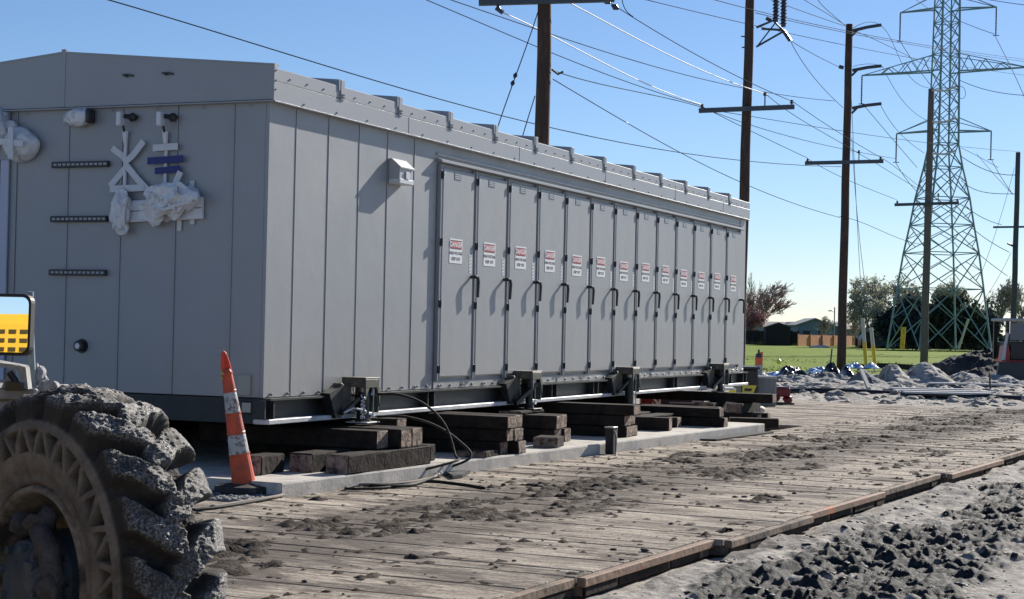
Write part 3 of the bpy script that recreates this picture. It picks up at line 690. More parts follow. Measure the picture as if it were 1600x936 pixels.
# ================================================================ LIFTING BRACKETS AND JACKS
JA = [1.52, 5.72, 9.35, 13.85]; JF = [.515, .50, .33, .50]
jn = ['nearest the camera, above the first crib', 'between the second and third timber stacks', 'above the loose planks', 'at the far end of the enclosure']
for i, a in enumerate(JA):
    j = thing('jack_bracket', 'black lifting bracket under the enclosure wall, ' + jn[i], 'bracket', AB(a, 0, 0), ROTB, 'lifting brackets along the skid')
    s = MB()
    s.box(-.30, -.27, -.12, -.02, .60, .89, .006); s.box(.15, .175, -.28, -.02, .60, .93, .005); s.box(-.12, -.095, -.12, -.02, .60, .93, .005)
    s.box(-.12, .15, -.285, -.26, .845, .93, .004)
    s.box(-.12, .175, -.285, -.02, .93, .945, .003); s.box(-.12, -.095, -.26, -.12, .85, .93, .004)
    s.prism([(-.12, -.29, .845), (-.12, -.29, .72), (-.085, -.29, .79), (-.05, -.29, .845)], (0, .025, 0)); s.prism([(.175, -.29, .845), (.105, -.29, .845), (.14, -.29, .79), (.175, -.29, .66)], (0, .025, 0))
    s.box(-.27, -.12, -.12, -.10, .62, .87, .004); s.box(-.27, -.12, -.12, -.02, .86, .875, .003)
    s.build('bracket_frame', OLIVE, j)
    s = MB(); s.prism([(-.55, -.03, .80), (-.30, -.03, .86), (-.30, -.03, .56), (-.42, -.03, .56)], (0, -.10, 0)); s.build('gusset', STEELB, j)
    s = MB(); s.bar((-.34, -.16, .56), (.14, -.24, .80), .05, .05) if i in (1, 3) else s.bar((-.34, -.15, .60), (-.10, -.2, .74), .03); s.build('brace', STEELB, j)
    if i in (0, 2, 3, 1):
        zf = JF[i]
        r = .062 if i in (0, 2) else .045
        k = thing('hydraulic_jack', ['black hydraulic jack with white lettering and two hoses, nearest the camera', 'black hydraulic jack half hidden by a slanted brace', 'black hydraulic jack with pale valve lever on loose planks', 'small black hydraulic jack at the far end of the skid'][i], 'jack', AB(a + .02, .185, zf), ROTB, 'hydraulic jacks under the brackets')
        s = MB(); s.lathe([(0, .0), (r * 1.3, 0), (r * 1.3, .02), (r, .03), (r, .80 - zf - .04), (r * .85, .80 - zf)], 20); body = s.build('cylinder', mat('jack_black', (.016, .017, .018), .35, 0, .2, 10), k, smooth=False)
        if i == 0:
            s = MB(); Tm = Matrix.Rotation(R(-60), 4, 'Z') @ Matrix.Translation((0, -r - .001, .14)) @ Matrix.Rotation(math.pi / 2, 4, 'X') @ Matrix.Rotation(math.pi / 2, 4, 'Z')
            text_geo(s, 'ENERPAC', .058, Tm, .001, .002, 0); s.build('lettering', SIGNW, body)
        s = MB(); s.lathe([(r * .6, .80 - zf), (r * .6, .92 - zf), (r * .8, .925 - zf), (0, .928 - zf)], 16); s.build('piston', GALV if i in (0, 2) else DARKM, k)
        s = MB(); s.tube([(r * .8, -r * .8, .78 - zf), (r + .04, -r, .78 - zf)], .016, 8); s.tube([(r * .8, -r * .8, .05), (r + .05, -r, .05)], .016, 8); s.tube([(r + .02, -r, .78 - zf), (r + .03, -r, .85 - zf)], .014, 8); s.tube([(r + .03, -r, .05), (r + .035, -r, .78 - zf)], .007, 6)
        s.build('valve', GALV, k)
        s = MB(); s.box(-.13, .13, -.12, .12, -.0125, .0, .002); s.build('base_plate', FLANGE if i == 0 else STEELB, k)
        if i == 0:
            s = MB()
            s.tube([(-.42, -.02, .10), (-.30, -.05, .14), (-.2, -.1, .12)], .012, 6); s.blob((-.17, -.1, .23), .02, 1, .1, 1); s.blob((-.15, -.1, .10), .024, 1, .1, 1); s.build('shackle', GALV, k)

# ================================================================ CRIB TIMBERS
TI = 0
def timber(a0, a1, o0, o1, z0, z1, label, rot=0., group=None):
    """a along wall, o outwards from wall"""
    global TI; TI += 1; rr = random.Random(TI * 7)
    la, lo_ = a1 - a0, o1 - o0; ca, co = (a0 + a1) / 2, (o0 + o1) / 2
    s = MB(); alongb = lo_ > la
    rot = rot + R(rr.uniform(-1.3, 1.3)); jj = rr.uniform(-.05, .06)
    if alongb and o0 < -1.: o1 += jj; lo_ = o1 - o0; co = (o0 + o1) / 2
    ch = .014
    nseg = 5
    bm = bmesh.new(); bmesh.ops.create_cube(bm, size=1)
    for v in bm.verts: v.co = Vector((v.co.x * la, v.co.y * lo_, v.co.z * (z1 - z0 - .003)))
    bmesh.ops.bevel(bm, geom=bm.edges[:], offset=ch, segments=2, profile=.6, affect='EDGES')
    L0 = max(la, lo_)
    bmesh.ops.subdivide_edges(bm, edges=[e for e in bm.edges if e.calc_length() > L0 * .6], cuts=6)
    for v in bm.verts:
        v.co += Vector((rr.uniform(-.004, .004), rr.uniform(-.004, .004), rr.uniform(-.003, .0)))
    bm.faces.ensure_lookup_table()
    for v in bm.verts: pass
    idx = []
    bm.normal_update()
    for f_ in bm.faces:
        nn = f_.normal; t_ = abs(nn.y) if alongb else abs(nn.x); idx.append(1 if t_ > .9 else 0)
    s.bm(bm); s.m = idx
    p = AB(ca, co, (z0 + z1) / 2)
    o = s.build('crib_timber', [TIMBER, TEND], loc=p, rotz=ROTB + rot); tag(o, label, 'timber', group or 'cribbing timbers under the enclosure')
    return o
# local Y in building frame is -out; symmetric so fine
# crib 1
timber(.20, 1.75, .56, .80, .12, .295, 'timber lying along the pad edge in front of the nearest crib', R(-2))
timber(.17, 1.6, .18, .42, .12, .295, 'timber lying behind the front one at the nearest crib', R(1))
timber(-.35, .12, -.05, .18, .12, .29, 'short dark timber block in shade left of the nearest crib', R(6))
timber(1.46, 1.69, -1.3, .80, .297, .48, 'upper timber with a notched end directly under the nearest jack', R(1))
timber(1.20, 1.44, -1.3, .74, .297, .48, 'upper timber left of the notched one at the nearest jack')
timber(.95, 1.18, -1.3, .70, .297, .47, 'leftmost upper timber of the nearest crib')
timber(1.78, 2.0, -1.3, .42, .12, .33, 'lower timber under the beam right behind the nearest crib')
timber(1.79, 2.02, -1.2, .40, .332, .54, 'upper timber carrying the beam right behind the nearest crib', R(1))
timber(1.96, 2.17, .48, .68, .12, .285, 'small square timber block standing at the pad edge by the hoses', R(4))
# crib 2
for k in range(3):
    z0 = .12 + .138 * k
    timber(3.20, 3.42, -1.4, .93 + .05 * (k == 2), z0, z0 + .136, ['bottom', 'middle', 'top'][k] + ' timber in the left pile of the second crib', R([0, 1, -1][k]))
    timber(3.46, 3.69, -1.4, 1.02 - .05 * (k == 2), z0, z0 + .136, ['bottom', 'middle', 'top'][k] + ' timber in the right pile of the second crib', R([1, 0, 1][k]))
timber(2.75, 3.15, .62, .94, .12, .19, 'flat board lying on the pad left of the second crib', R(5))
for k in range(2):
    timber(5.35, 5.58, -1.4, .70, .12 + .163 * k, .28 + .163 * k, ['bottom', 'top'][k] + ' left timber of the low crib under the slanted brace')
    timber(5.61, 5.82, -1.4, .68, .12 + .163 * k, .28 + .163 * k, ['bottom', 'top'][k] + ' right timber of the low crib under the slanted brace', R(1))
timber(5.2, 5.95, .02, .3, .446, .486, 'pale plank on top of the low crib under the slanted brace')
timber(4.55, 4.98, .70, .98, .12, .24, 'short brown timber offcut on the pad beside the second crib', R(12))
# crib 3
for k in range(3):
    timber(6.90, 7.15, -1.4, 1.0 + .04 * k, .12 + .138 * k, .255 + .138 * k, ['bottom', 'middle', 'top'][k] + ' timber in the tall pile behind the black stake', R([1, 0, 0][k]))
    if k < 2: timber(7.2, 7.42, -1.4, .98, .12 + .138 * k, .255 + .138 * k, ['bottom', 'top'][k] + ' timber right of the tall pile behind the black stake')
timber(8.9, 9.12, -1.2, .72, .12, .262, 'left bottom timber of the crib under the jack with loose planks')
timber(9.5, 9.72, -1.2, .80, .12, .262, 'right bottom timber of the crib under the jack with loose planks', R(2))
timber(8.75, 9.95, .02, .32, .265, .312, 'plank lying along the wall under the third jack')
timber(8.7, 10.05, .40, .66, .265, .30, 'loose plank sticking out towards the far end at the third jack', R(-3))
timber(8.6, 8.82, .40, 1.0, .12, .30, 'red stained timber end beside the third jack', R(8))
# crib 4
for k in range(2):
    timber(10.05, 10.26, -1.4, 1.30, .12 + .135 * k, .253 + .135 * k, ['bottom', 'top'][k] + ' timber in the long dark pile at the far right of the pad')
    timber(10.35, 10.56, -1.4, 1.22, .12 + .135 * k, .253 + .135 * k, ['bottom', 'top'][k] + ' timber behind the long dark pile at the far right of the pad', R(1))
timber(13.2, 13.42, -1.3, 1.0, .0, .17, 'left bottom timber of the farthest crib'); timber(13.75, 13.97, -1.3, 1.0, .0, .17, 'middle bottom timber of the farthest crib')
timber(13.1, 14.4, .05, .3, .174, .33, 'timber along the wall in the farthest crib'); timber(13.2, 14.3, .5, .75, .174, .33, 'outer timber along the wall in the farthest crib')
timber(13.6, 13.85, -1.2, 1.15, .333, .484, 'top cross timber of the farthest crib under the last jack')
timber(12.4, 12.62, .75, 1.5, .0, .15, 'pale timber block at the far end of the pad', R(20))
for k, a in enumerate((1.2, 4.5, 8.2, 11.9, 14.9)):
    timber(a, a + .24, -4.9, -3.6, .12 if a < 12 else 0, .32 if a < 12 else .27, 'lower shaded timber under the hidden rear beam, ' + ['first', 'second', 'third', 'fourth', 'fifth'][k] + ' from the camera')
    timber(a + .02, a + .25, -4.9, -3.6, .322 if a < 12 else .272, .54, 'upper shaded timber under the hidden rear beam, ' + ['first', 'second', 'third', 'fourth', 'fifth'][k] + ' from the camera')

s = MB(); s.box(-.15, 11.2, WD - .16, WD - .14, .0, .565); sk = s.build('black_sheeting', mat('sheeting_black', (.006, .006, .007), .9), loc=AB(0, 0, 0), rotz=ROTB)  # added black panel, keeps the underside of the enclosure dark
tag(sk, 'black sheeting added to shut light out beneath the hidden rear beam', 'sheeting')

s = MB(); s.box(12.0, 12.02, .70, WD - .2, .0, .56); sk = s.build('black_sheeting', mat('sheeting_black', (.006, .006, .007), .9), loc=AB(0, 0, 0), rotz=ROTB)  # second added panel, blacks out the bright gap along the underside
tag(sk, 'black sheeting added crosswise to shut light out beneath the far half of the enclosure', 'sheeting')
# ================================================================ CHANNELIZER CONE
p = G(383, 772, 0)
cone = thing('channelizer_cone', 'tall leaning orange and white channelizer cone with a red handle on a black rubber base', 'traffic cone', (p.x, p.y, .02), R(20))
s = MB(); s.lathe([(0, .0), (.26, 0), (.265, .012), (.26, .055), (.15, .07), (.10, .08), (0, .08)], 8); s.build('rubber_base', mat('dusty_rubber', (.03, .028, .027), .8, 0, .4, 14, .004, 50, c2=(.12, .105, .09), c2s=7), cone)
s = MB(); rings = [(.03, 0), (.30, 0), (.34, 1), (.48, 1), (.50, 0), (.66, 0), (.68, 1), (.82, 1), (.84, 0), (1.03, 0)]
def rad(z): return .105 - .062 * z / 1.03
prof = []
tilt = Matrix.Rotation(R(-10.5), 4, 'Y') @ Matrix.Rotation(R(2), 4, 'X')
s.T = tilt
segs = [(.06, .335, 0), (.335, .50, 1), (.50, .685, 0), (.685, .86, 1), (.86, 1.03, 0)]
for z0, z1, mi in segs:
    s.cur = mi; pr = [(rad(z0) + (.004 if mi == 0 else 0), z0), (rad(z0) + (.004 if mi == 0 else 0), z0 + .012)] + [(rad(z) + .001, z) for z in np.linspace(z0 + .02, z1 - .02, 5)] + [(rad(z1) + (.006 if mi == 0 else 0), z1 - .012), (rad(z1) + (.006 if mi == 0 else 0), z1)]
    s.lathe(pr, 20)
s.cur = 0; s.lathe([(rad(1.03), 1.03), (rad(1.03) * .8, 1.055), (.0, 1.06)], 20)
s.build('cone_body', [ORANGE, BAND], cone, smooth=False)
s = MB(); s.T = tilt
s.tube([(-.022, 0, 1.03), (-.024, .0, 1.10), (-.014, 0, 1.18), (0, 0, 1.205), (.012, 0, 1.18), (.022, 0, 1.10), (.026, 0, 1.03)], [.020, .017, .014, .014, .014, .017, .020], 8)
s.box(-.02, .02, -.006, .006, 1.04, 1.17); s.build('handle', ORANGEH, cone, smooth=False)
s = MB(); s.T = tilt; s.blob((-.045, -.03, 1.03), .018, 1, .3, 1); s.blob((-.052, -.03, .99), .014, 2, .3, 1); s.build('clip', mat('yellow_clip', (.5, .42, .12), .5), cone)

# gravel next to the cone
def grv(rs):
    p = UV(11.25 + .6 * rs.rand(), -9.0 + .78 * rs.rand(), 0); return (p.x, p.y, .006)
clods('gravel', 900, grv, 'small grey gravel piled against the corner of the concrete pad', mat('gravel_grey', (.17, .17, .17), .85, 0, .5, 20), 33, .012, .035)

# ================================================================ HOSES, STAKE, WIRE
def spline(P, n=8):
    P = [Vector(p) for p in P]; Q = [P[0] * 2 - P[1]] + P + [P[-1] * 2 - P[-2]]; out = []
    for i in range(1, len(Q) - 2):
        for k in range(n):
            t = k / n; a, b_, c_, d_ = Q[i - 1:i + 3]
            out.append(.5 * ((2 * b_) + (c_ - a) * t + (2 * a - 5 * b_ + 4 * c_ - d_) * t * t + (3 * b_ - a - 3 * c_ + d_) * t ** 3))
    out.append(P[-1]); return out
HOSE = mat('hose_rubber', (.022, .02, .019), .7, 0, .2, 30, spec=.2, c2=(.07, .06, .05), c2s=25)
def hose(name, pts, r, label, cat='hose', m=HOSE, group=None):
    s = MB(); s.tube(spline(pts), r, 8); return tag(s.build(name, m, smooth=True), label, cat, group)
j0 = AB(1.66, .28, .78); j1 = AB(1.66, .28, .56)
hose('hydraulic_hose', [j0, AB(1.85, .42, .775), AB(2.05, .60, .68), AB(2.15, .78, .48), AB(2.1, .92, .2), AB(1.9, 1.0, .14), G(600, 748, .016), G(540, 760, .014), G(470, 768, .014), G(410, 781, .014), G(345, 792, .014), G(300, 797, .014)], .0125, 'upper black hydraulic hose arching from the nearest jack down over the pad edge', group='hydraulic hoses')
hose('hydraulic_hose', [j1, AB(1.9, .44, .56), AB(2.12, .66, .48), AB(2.28, .86, .33), AB(2.28, 1.0, .15), G(660, 741, .016), G(590, 752, .014), G(540, 763, .016), G(600, 762, .016), G(660, 752, .016), G(682, 739, .03), G(640, 744, .03)], .0125, 'lower black hydraulic hose arching out beside the upper one', group='hydraulic hoses')
PALEH = mat('pale_hose', (.24, .2, .165), .85, 0, .25, 20)
hose('hose_loop', [G(575, 752, .03), G(620, 748, .02), G(670, 739, .02), G(690, 737, .03), G(680, 744, .02), G(650, 752, .02), G(600, 757, .02), G(560, 757, .02), G(520, 761, .02), G(460, 769, .02), G(430, 776, .02), G(380, 784, .02), G(330, 792, .02)], .014, 'pale dusty hose looped on the mats and running off towards the cone', m=PALEH)
hose('hose_loop', [G(572, 757, .012), G(600, 760, .02), G(640, 758, .02), G(668, 752, .02), G(720, 757, .012), G(757, 763, .012)], .016, 'short dark hose lying across the mats below the pale loop')
# steel plate scrap
s = MB(); P_ = [G(695, 740, .004), G(735, 739, .004), (G(722, 746, .004)), G(708, 748, .004)]; s.prism([tuple(q) for q in P_], (0, 0, .03)); tag(s.build('steel_scrap', DARKM), 'small dark steel scrap lying on the mats by the pad edge', 'scrap')
# bent wire
hose('bent_wire', [G(759, 728, 0), G(762, 722, .06), D(768, 705, 18.1), D(777, 694, 18.1), D(780, 692, 18.1)], .006, 'thin pale wire sticking up bent from the mat edge', 'wire', mat('pale_wire', (.5, .48, .44), .4))
# black stake with cable
p = G(954, 709, 0); k = thing('junction_stake', 'black plastic stake box with a pale rim and cable on the pad edge', 'stake', (p.x, p.y, 0), ROTB)
s = MB(); s.box(-.06, .07, -.05, .05, 0, .32, .01); s.build('stake_body', BLACK, k)
s = MB(); s.box(-.068, .078, -.058, .058, .305, .318, .003); s.box(.072, .080, -.05, -.03, .02, .305); s.build('pale_rim', mat('rim_pale', (.5, .49, .46), .5), k)
s = MB(); s.tube(spline([(-.02, -.06, .26), (-.08, -.09, .2), (-.10, -.1, .08), (-.2, -.14, .012), (-.5, -.25, .012), (-.9, -.3, .01)]), .012, 6); s.build('cable', PALEH, k, smooth=True)
# black strip stands in for shade in the gap between pad and mats
s = MB()
s.prism([UV(21.5, -8.18, .004), UV(23.8, -8.18, .004), UV(23.9, -7.95, .004), UV(21.6, -7.98, .004)], (0, 0, .02)); tag(s.build('black_liner', mat('black_liner', (.006, .006, .007), .9)), 'flat black liner strip standing in for the dark gap along the far end of the pad', 'liner')

# ================================================================ MACHINE WITH THE BIG TYRE
WC = D(52, 905, 5.4)
PHI = R(44.5)
ROTW = math.pi / 2 - PHI      # local X = (sin phi, cos phi): away from camera to the right
mach = thing('site_machine', 'mud caked machine at the left edge with huge lugged tyre, mirror and post', 'machine', (WC.x, WC.y, 0), ROTW)
WZ = WC.z
Rr = .622; Wt = .36
# tyre as a displaced surface of revolution
prof = [(.055, .285), (.03, .292), (.006, .30), (-.004, .312), (.004, .322), (.002, .335), (-.006, .345), (-.012, .36), (-.015, .38), (-.017, .40), (-.018, .43), (-.017, .46), (-.012, .485), (-.002, .502), (.018, .511), (.05, .520), (.085, .528), (.13, .534), (.15, .535), (.17, .534), (.20, .528), (.25, .520), (.285, .51), (.30, .48), (.305, .40), (.30, .32), (.27, .29)]
PP = np.array(prof); dl = np.r_[0, np.cumsum(np.hypot(*np.diff(PP, axis=0).T))]
ss = np.r_[np.arange(0, dl[12], .0035), np.arange(dl[12], dl[22], .0042), np.arange(dl[22], dl[-1], .015)]
# smooth resample
def smooth_interp(x): 
    d = .008; return sum(np.stack([np.interp(np.clip(x + o, 0, dl[-1]), dl, PP[:, 0]), np.interp(np.clip(x + o, 0, dl[-1]), dl, PP[:, 1])], -1) for o in (-d, -d / 2, 0, d / 2, d)) / 5
Q = smooth_interp(ss); dQ = np.gradient(Q, axis=0); nx, nr = dQ[:, 1], -dQ[:, 0]; nl = np.hypot(nx, nr); nx, nr = -nx / nl, -nr / nl
# outward normal: away from the tyre's core (x=.2, r=.42)
sg_ = np.sign((Q[:, 0] - .15) * nx + (Q[:, 1] - .42) * nr); nx *= sg_; nr *= sg_
NT = 1500
th = np.linspace(0, 2 * math.pi, NT + 1)[:-1]
TH_, SI = np.meshgrid(th, np.arange(len(ss)), indexing='ij')
X0 = Q[SI, 0]; R0 = Q[SI, 1]; NX = nx[SI]; NR = nr[SI]
NL = 20; pitch = 2 * math.pi / NL
def lug(side):
    xx = X0 if side == 0 else .30 - X0
    tt = TH_ + (0 if side == 0 else pitch / 2)
    # curved lug: sweeps round the wheel towards the centre
    t = np.clip((xx + .02) / .20, -.3, 1.3)
    ctr = .27 * np.clip(t, 0, 1.2) ** 1.15 + .02 * noise(t * 4, np.floor(TH_ / pitch), 3)
    d = np.abs(((tt - ctr) / pitch + .5) % 1 - .5) * pitch * .56
    hw = .054 - .008 * np.clip(t, 0, 1) + .006 * noise(TH_ * 9, X0 * 20, 7)
    m = 1 - sstep(hw - .006, hw + .010, d)
    end = 1 - sstep(.93, 1.05, t)
    sh = sstep(.503, .514, R0) if side == 0 else 1.0
    return m * end * sh
lg = np.maximum(lug(0) * (X0 < .20), lug(1) * (X0 > .09) * (R0 > .47))
cakes = fbm(TH_ * 5, X0 * 9, 3, 5) ; fine = fbm(TH_ * 42, X0 * 70, 3, 6)
treadz = sstep(.495, .53, R0)
disp = lg * (.070 + .007 * cakes) + treadz * (.008 * fbm(TH_ * 12, X0 * 20, 3, 8) + .006 * np.abs(fine) + .010 * np.maximum(cakes, 0) * (1 - lg)) + .0016 * fine
# sidewall apertures: two staggered rings of slots (outer side)
face = (X0 < .02)
def tri(n, ph, sgn, skew):
    a = ((TH_ + skew * (R0 - .437)) / (2 * math.pi) * n + ph) % 1 - .5; b_ = (R0 - .437) / .037
    wdt = .44 * (.5 + sgn * .5 * b_) * .70 + .01
    return sstep(.0, .045, wdt - np.abs(a)) * (1 - sstep(.84, .98, np.abs(b_)))
hl = np.maximum(tri(24, 0, 1, .35), tri(24, .5, -1, .35)) * face
disp = disp - hl * .095
XD = X0 + NX * disp; RD = R0 + NR * disp
# clamp pits so they go straight in
YD = RD * np.cos(TH_); ZD = RD * np.sin(TH_)
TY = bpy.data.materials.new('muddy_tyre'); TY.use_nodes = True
def tyre_mat(m):
    nt = m.node_tree; n = nt.nodes; L = nt.links; b = n['Principled BSDF']
    at = n.new('ShaderNodeAttribute'); at.attribute_name = 'cake'; tc = n.new('ShaderNodeTexCoord')
    n1 = n.new('ShaderNodeTexNoise'); n1.inputs['Scale'].default_value = 9; n1.inputs['Detail'].default_value = 9; n1.inputs['Roughness'].default_value = .7; L.new(tc.outputs['Object'], n1.inputs['Vector'])
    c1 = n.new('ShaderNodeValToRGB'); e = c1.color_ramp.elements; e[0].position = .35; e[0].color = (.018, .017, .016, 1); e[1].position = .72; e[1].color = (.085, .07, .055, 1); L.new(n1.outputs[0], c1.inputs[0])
    as_ = n.new('ShaderNodeAttribute'); as_.attribute_name = 'side'; cs = n.new('ShaderNodeValToRGB'); e = cs.color_ramp.elements; e[0].position = .33; e[0].color = (.12, .10, .08, 1); e[1].position = .66; e[1].color = (.36, .30, .235, 1); L.new(n1.outputs[0], cs.inputs[0])
    ms = n.new('ShaderNodeMix'); ms.data_type = 'RGBA'; L.new(as_.outputs['Fac'], ms.inputs[0]); L.new(c1.outputs[0], ms.inputs[6]); L.new(cs.outputs[0], ms.inputs[7])
    v = n.new('ShaderNodeTexNoise'); v.inputs['Scale'].default_value = 105; v.inputs['Detail'].default_value = 4; v.inputs['Roughness'].default_value = .8; L.new(tc.outputs['Object'], v.inputs['Vector'])
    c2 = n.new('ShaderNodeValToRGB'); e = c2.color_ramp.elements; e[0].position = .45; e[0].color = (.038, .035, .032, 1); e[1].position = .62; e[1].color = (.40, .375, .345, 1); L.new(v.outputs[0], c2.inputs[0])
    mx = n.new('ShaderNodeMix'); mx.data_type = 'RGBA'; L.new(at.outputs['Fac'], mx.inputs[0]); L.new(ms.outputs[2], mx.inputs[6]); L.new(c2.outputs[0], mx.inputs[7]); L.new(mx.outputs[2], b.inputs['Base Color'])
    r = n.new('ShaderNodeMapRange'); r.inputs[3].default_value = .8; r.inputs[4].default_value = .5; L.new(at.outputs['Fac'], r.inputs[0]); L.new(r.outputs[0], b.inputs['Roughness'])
    bp = n.new('ShaderNodeBump'); bp.inputs['Distance'].default_value = .008; L.new(v.outputs[0], bp.inputs['Height']); L.new(bp.outputs[0], b.inputs['Normal'])
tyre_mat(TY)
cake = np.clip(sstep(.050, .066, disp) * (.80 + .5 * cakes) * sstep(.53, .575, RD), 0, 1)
me = bpy.data.meshes.new('tyre'); V = np.stack([XD, YD, ZD], -1).reshape(-1, 3); ns = len(ss); I = np.arange(NT * ns).reshape(NT, ns); I2 = np.vstack([I, I[:1]])
Qd = np.stack([I2[:-1, :-1], I2[:-1, 1:], I2[1:, 1:], I2[1:, :-1]], -1).reshape(-1, 4)
me.vertices.add(len(V)); me.vertices.foreach_set('co', V.ravel()); me.loops.add(Qd.size); me.loops.foreach_set('vertex_index', Qd.ravel().astype(np.int32))
me.polygons.add(len(Qd)); me.polygons.foreach_set('loop_start', np.arange(0, Qd.size, 4, dtype=np.int32)); me.polygons.foreach_set('use_smooth', np.full(len(Qd), True))
me.materials.append(TY); me.update(calc_edges=True); a_ = me.attributes.new('cake', 'FLOAT', 'POINT'); a_.data.foreach_set('value', cake.ravel().astype(np.float32)); side_ = (1 - sstep(.498, .506, R0)) * (X0 < .03) * (1 - hl); a_ = me.attributes.new('side', 'FLOAT', 'POINT'); a_.data.foreach_set('value', side_.ravel().astype(np.float32))  # side tone skips the apertures, so their shade is coloured in dark
# wheel: a part carrying tyre and rim
MUDR = mat('muddy_rim', (.30, .25, .19), .75, 0, .4, 10, .006, 30, c2=(.045, .04, .036), c2s=6, c2t=(.45, .6))
HUBM = mat('hub_blue_grey', (.10, .13, .155), .55, .2, .4, 12, .006, 30, c2=(.12, .12, .115), c2s=9, c2t=(.5, .62))
rim = MB()
rim.lathe([(.30, .03), (.292, .0), (.282, -.006), (.272, .004), (.268, .03), (.262, .06), (.255, .10), (.25, .20), (.20, .215), (.16, .20), (.0, .20)], 64, 'X')
rim.lathe([(.30, .28), (.28, .30), (.26, .27), (.25, .2)], 64, 'X')
for k_ in range(10):
    w = 2 * math.pi * k_ / 10; rim.lathe([(0, .165), (.016, .165), (.016, .21)], 6, 'X', (0, .20 * math.cos(w), .20 * math.sin(w)))
wheel = rim.build('wheel', MUDR, mach, smooth=True, loc=(0, 0, WZ))
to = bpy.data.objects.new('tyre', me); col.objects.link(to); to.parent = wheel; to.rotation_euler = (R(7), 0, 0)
hb = MB(); hb.lathe([(0, -.05), (.10, -.05), (.125, -.03), (.135, .02), (.15, .05), (.155, .20)], 40, 'X')
for k_ in range(8):
    w = 2 * math.pi * (k_ + .3) / 8; hb.lathe([(0, -.068), (.014, -.066), (.015, -.03)], 6, 'X', (0, .105 * math.cos(w), .105 * math.sin(w)))
hb.blob((-.02, -.06, .02), .07, 4, .3, 2, (.6, 1, 1)); hb.build('hub', HUBM, wheel)
# steering knuckle lumps with caked mud on the right and top of the hub
kn = MB()
kn.tube([(.0, -.02, .16), (-.03, -.09, .155), (-.035, -.15, .11), (-.03, -.165, .03), (-.02, -.15, -.06), (-.01, -.12, -.14)], [.03, .034, .036, .034, .038, .03], 10)
kn.blob((.0, -.05, .185), .045, 3, .5, 2); kn.blob((-.03, .03, .17), .035, 5, .4, 2); kn.blob((-.04, -.175, .0), .042, 6, .5, 2); kn.blob((-.02, -.11, .10), .04, 8, .5, 2); kn.blob((-.03, -.16, -.1), .045, 9, .4, 2)
kn.tube([(-.05, -.03, -.07), (-.055, -.09, -.075), (-.05, -.15, -.06)], [.016, .014, .018], 8)
kn.build('steering_knuckle', mat('mud_caked_casting', (.095, .085, .082), .8, 0, .45, 16, .01, 35), wheel, smooth=True)
bpy.context.view_layer.update()
# body in world-aligned coordinates under the machine: helper to place world points
def wl(pt):
    d = Vector(pt) - Vector((WC.x, WC.y, 0)); c_, s_ = math.cos(-ROTW), math.sin(-ROTW)
    return (d.x * c_ - d.y * s_, d.x * s_ + d.y * c_, d.z)
MW_ = Matrix([[math.cos(-ROTW), -math.sin(-ROTW), 0, 0], [math.sin(-ROTW), math.cos(-ROTW), 0, 0], [0, 0, 1, 0], [0, 0, 0, 1]]) @ Matrix.Translation((-WC.x, -WC.y, 0))
YEL = mat('machine_yellow', (.62, .37, .03), .4, 0, .08, 4)
DUSTY = mat('dusty_deck', (.36, .35, .33), .8, 0, .3, 10, .006, 30, c2=(.12, .115, .11), c2s=7)
# deck, post, clamp, mirror
a1 = D(-60, 622, 5.95); a2 = D(57, 616, 5.95)
s = MB(); s.T = MW_; s.box(a1.x - .1, a2.x, a1.y, a1.y + .45, a2.z - .02, a2.z + .02, .006); s.box(a1.x - .1, a2.x - .06, a1.y + .03, a1.y + .4, a2.z - .10, a2.z - .02, .01); s.build('deck', DUSTY, mach)
q = D(48, 470, 6.0); q2 = D(52, 614, 6.0)
s = MB(); s.T = MW_; s.tube([D(47, 462, 6.0), D(47.5, 500, 6.0), D(50, 560, 6.0), D(53, 616, 6.0)], .0115, 10); s.lathe([(0, 0), (.0135, 0), (.0135, .018), (0, .02)], 10, 'Z', D(47, 464, 6.0)); s.build('mirror_post', mat('post_grey', (.27, .32, .34), .45, .1, .15, 10), mach, smooth=False)
s = MB(); s.T = MW_
for (x, y, r, se) in ((62, 588, .028, 1), (70, 604, .03, 2), (58, 575, .014, 4), (66, 596, .02, 6), (84, 607, .022, 7), (46, 600, .02, 8)): s.blob(D(x, y, 6.03), r, se, .45, 2, (.8, 1, 1.2))
s.build('mud_cake', mat('pale_mud', (.42, .41, .40), .85, 0, .4, 30, .006, 60, c2=(.08, .075, .07), c2s=22), mach)
s = MB(); s.T = MW_
s.prism([D(-20, 563, 5.92), D(30, 572, 5.92), D(28, 578, 5.92), D(-20, 570, 5.92)], (0, .12, 0)); s.prism([D(28, 570, 5.9), D(40, 574, 5.9), D(44, 608, 5.9), D(33, 606, 5.9)], (0, .05, 0))
s.prism([D(12, 580, 5.93), D(18, 580, 5.93), D(20, 606, 5.93), D(2, 606, 5.93)], (0, .05, 0)); s.build('light_guard', DUSTY, mach)
s = MB(); s.T = MW_; s.prism([D(8, 596, 5.88), D(34, 598, 5.88), D(34, 611, 5.88), D(8, 611, 5.88)], (0, .08, 0)); s.tube([D(14, 582, 5.9), D(22, 592, 5.9), D(26, 600, 5.9)], .012, 8); s.build('work_light', mat('light_black', (.02, .02, .02), .4), mach)
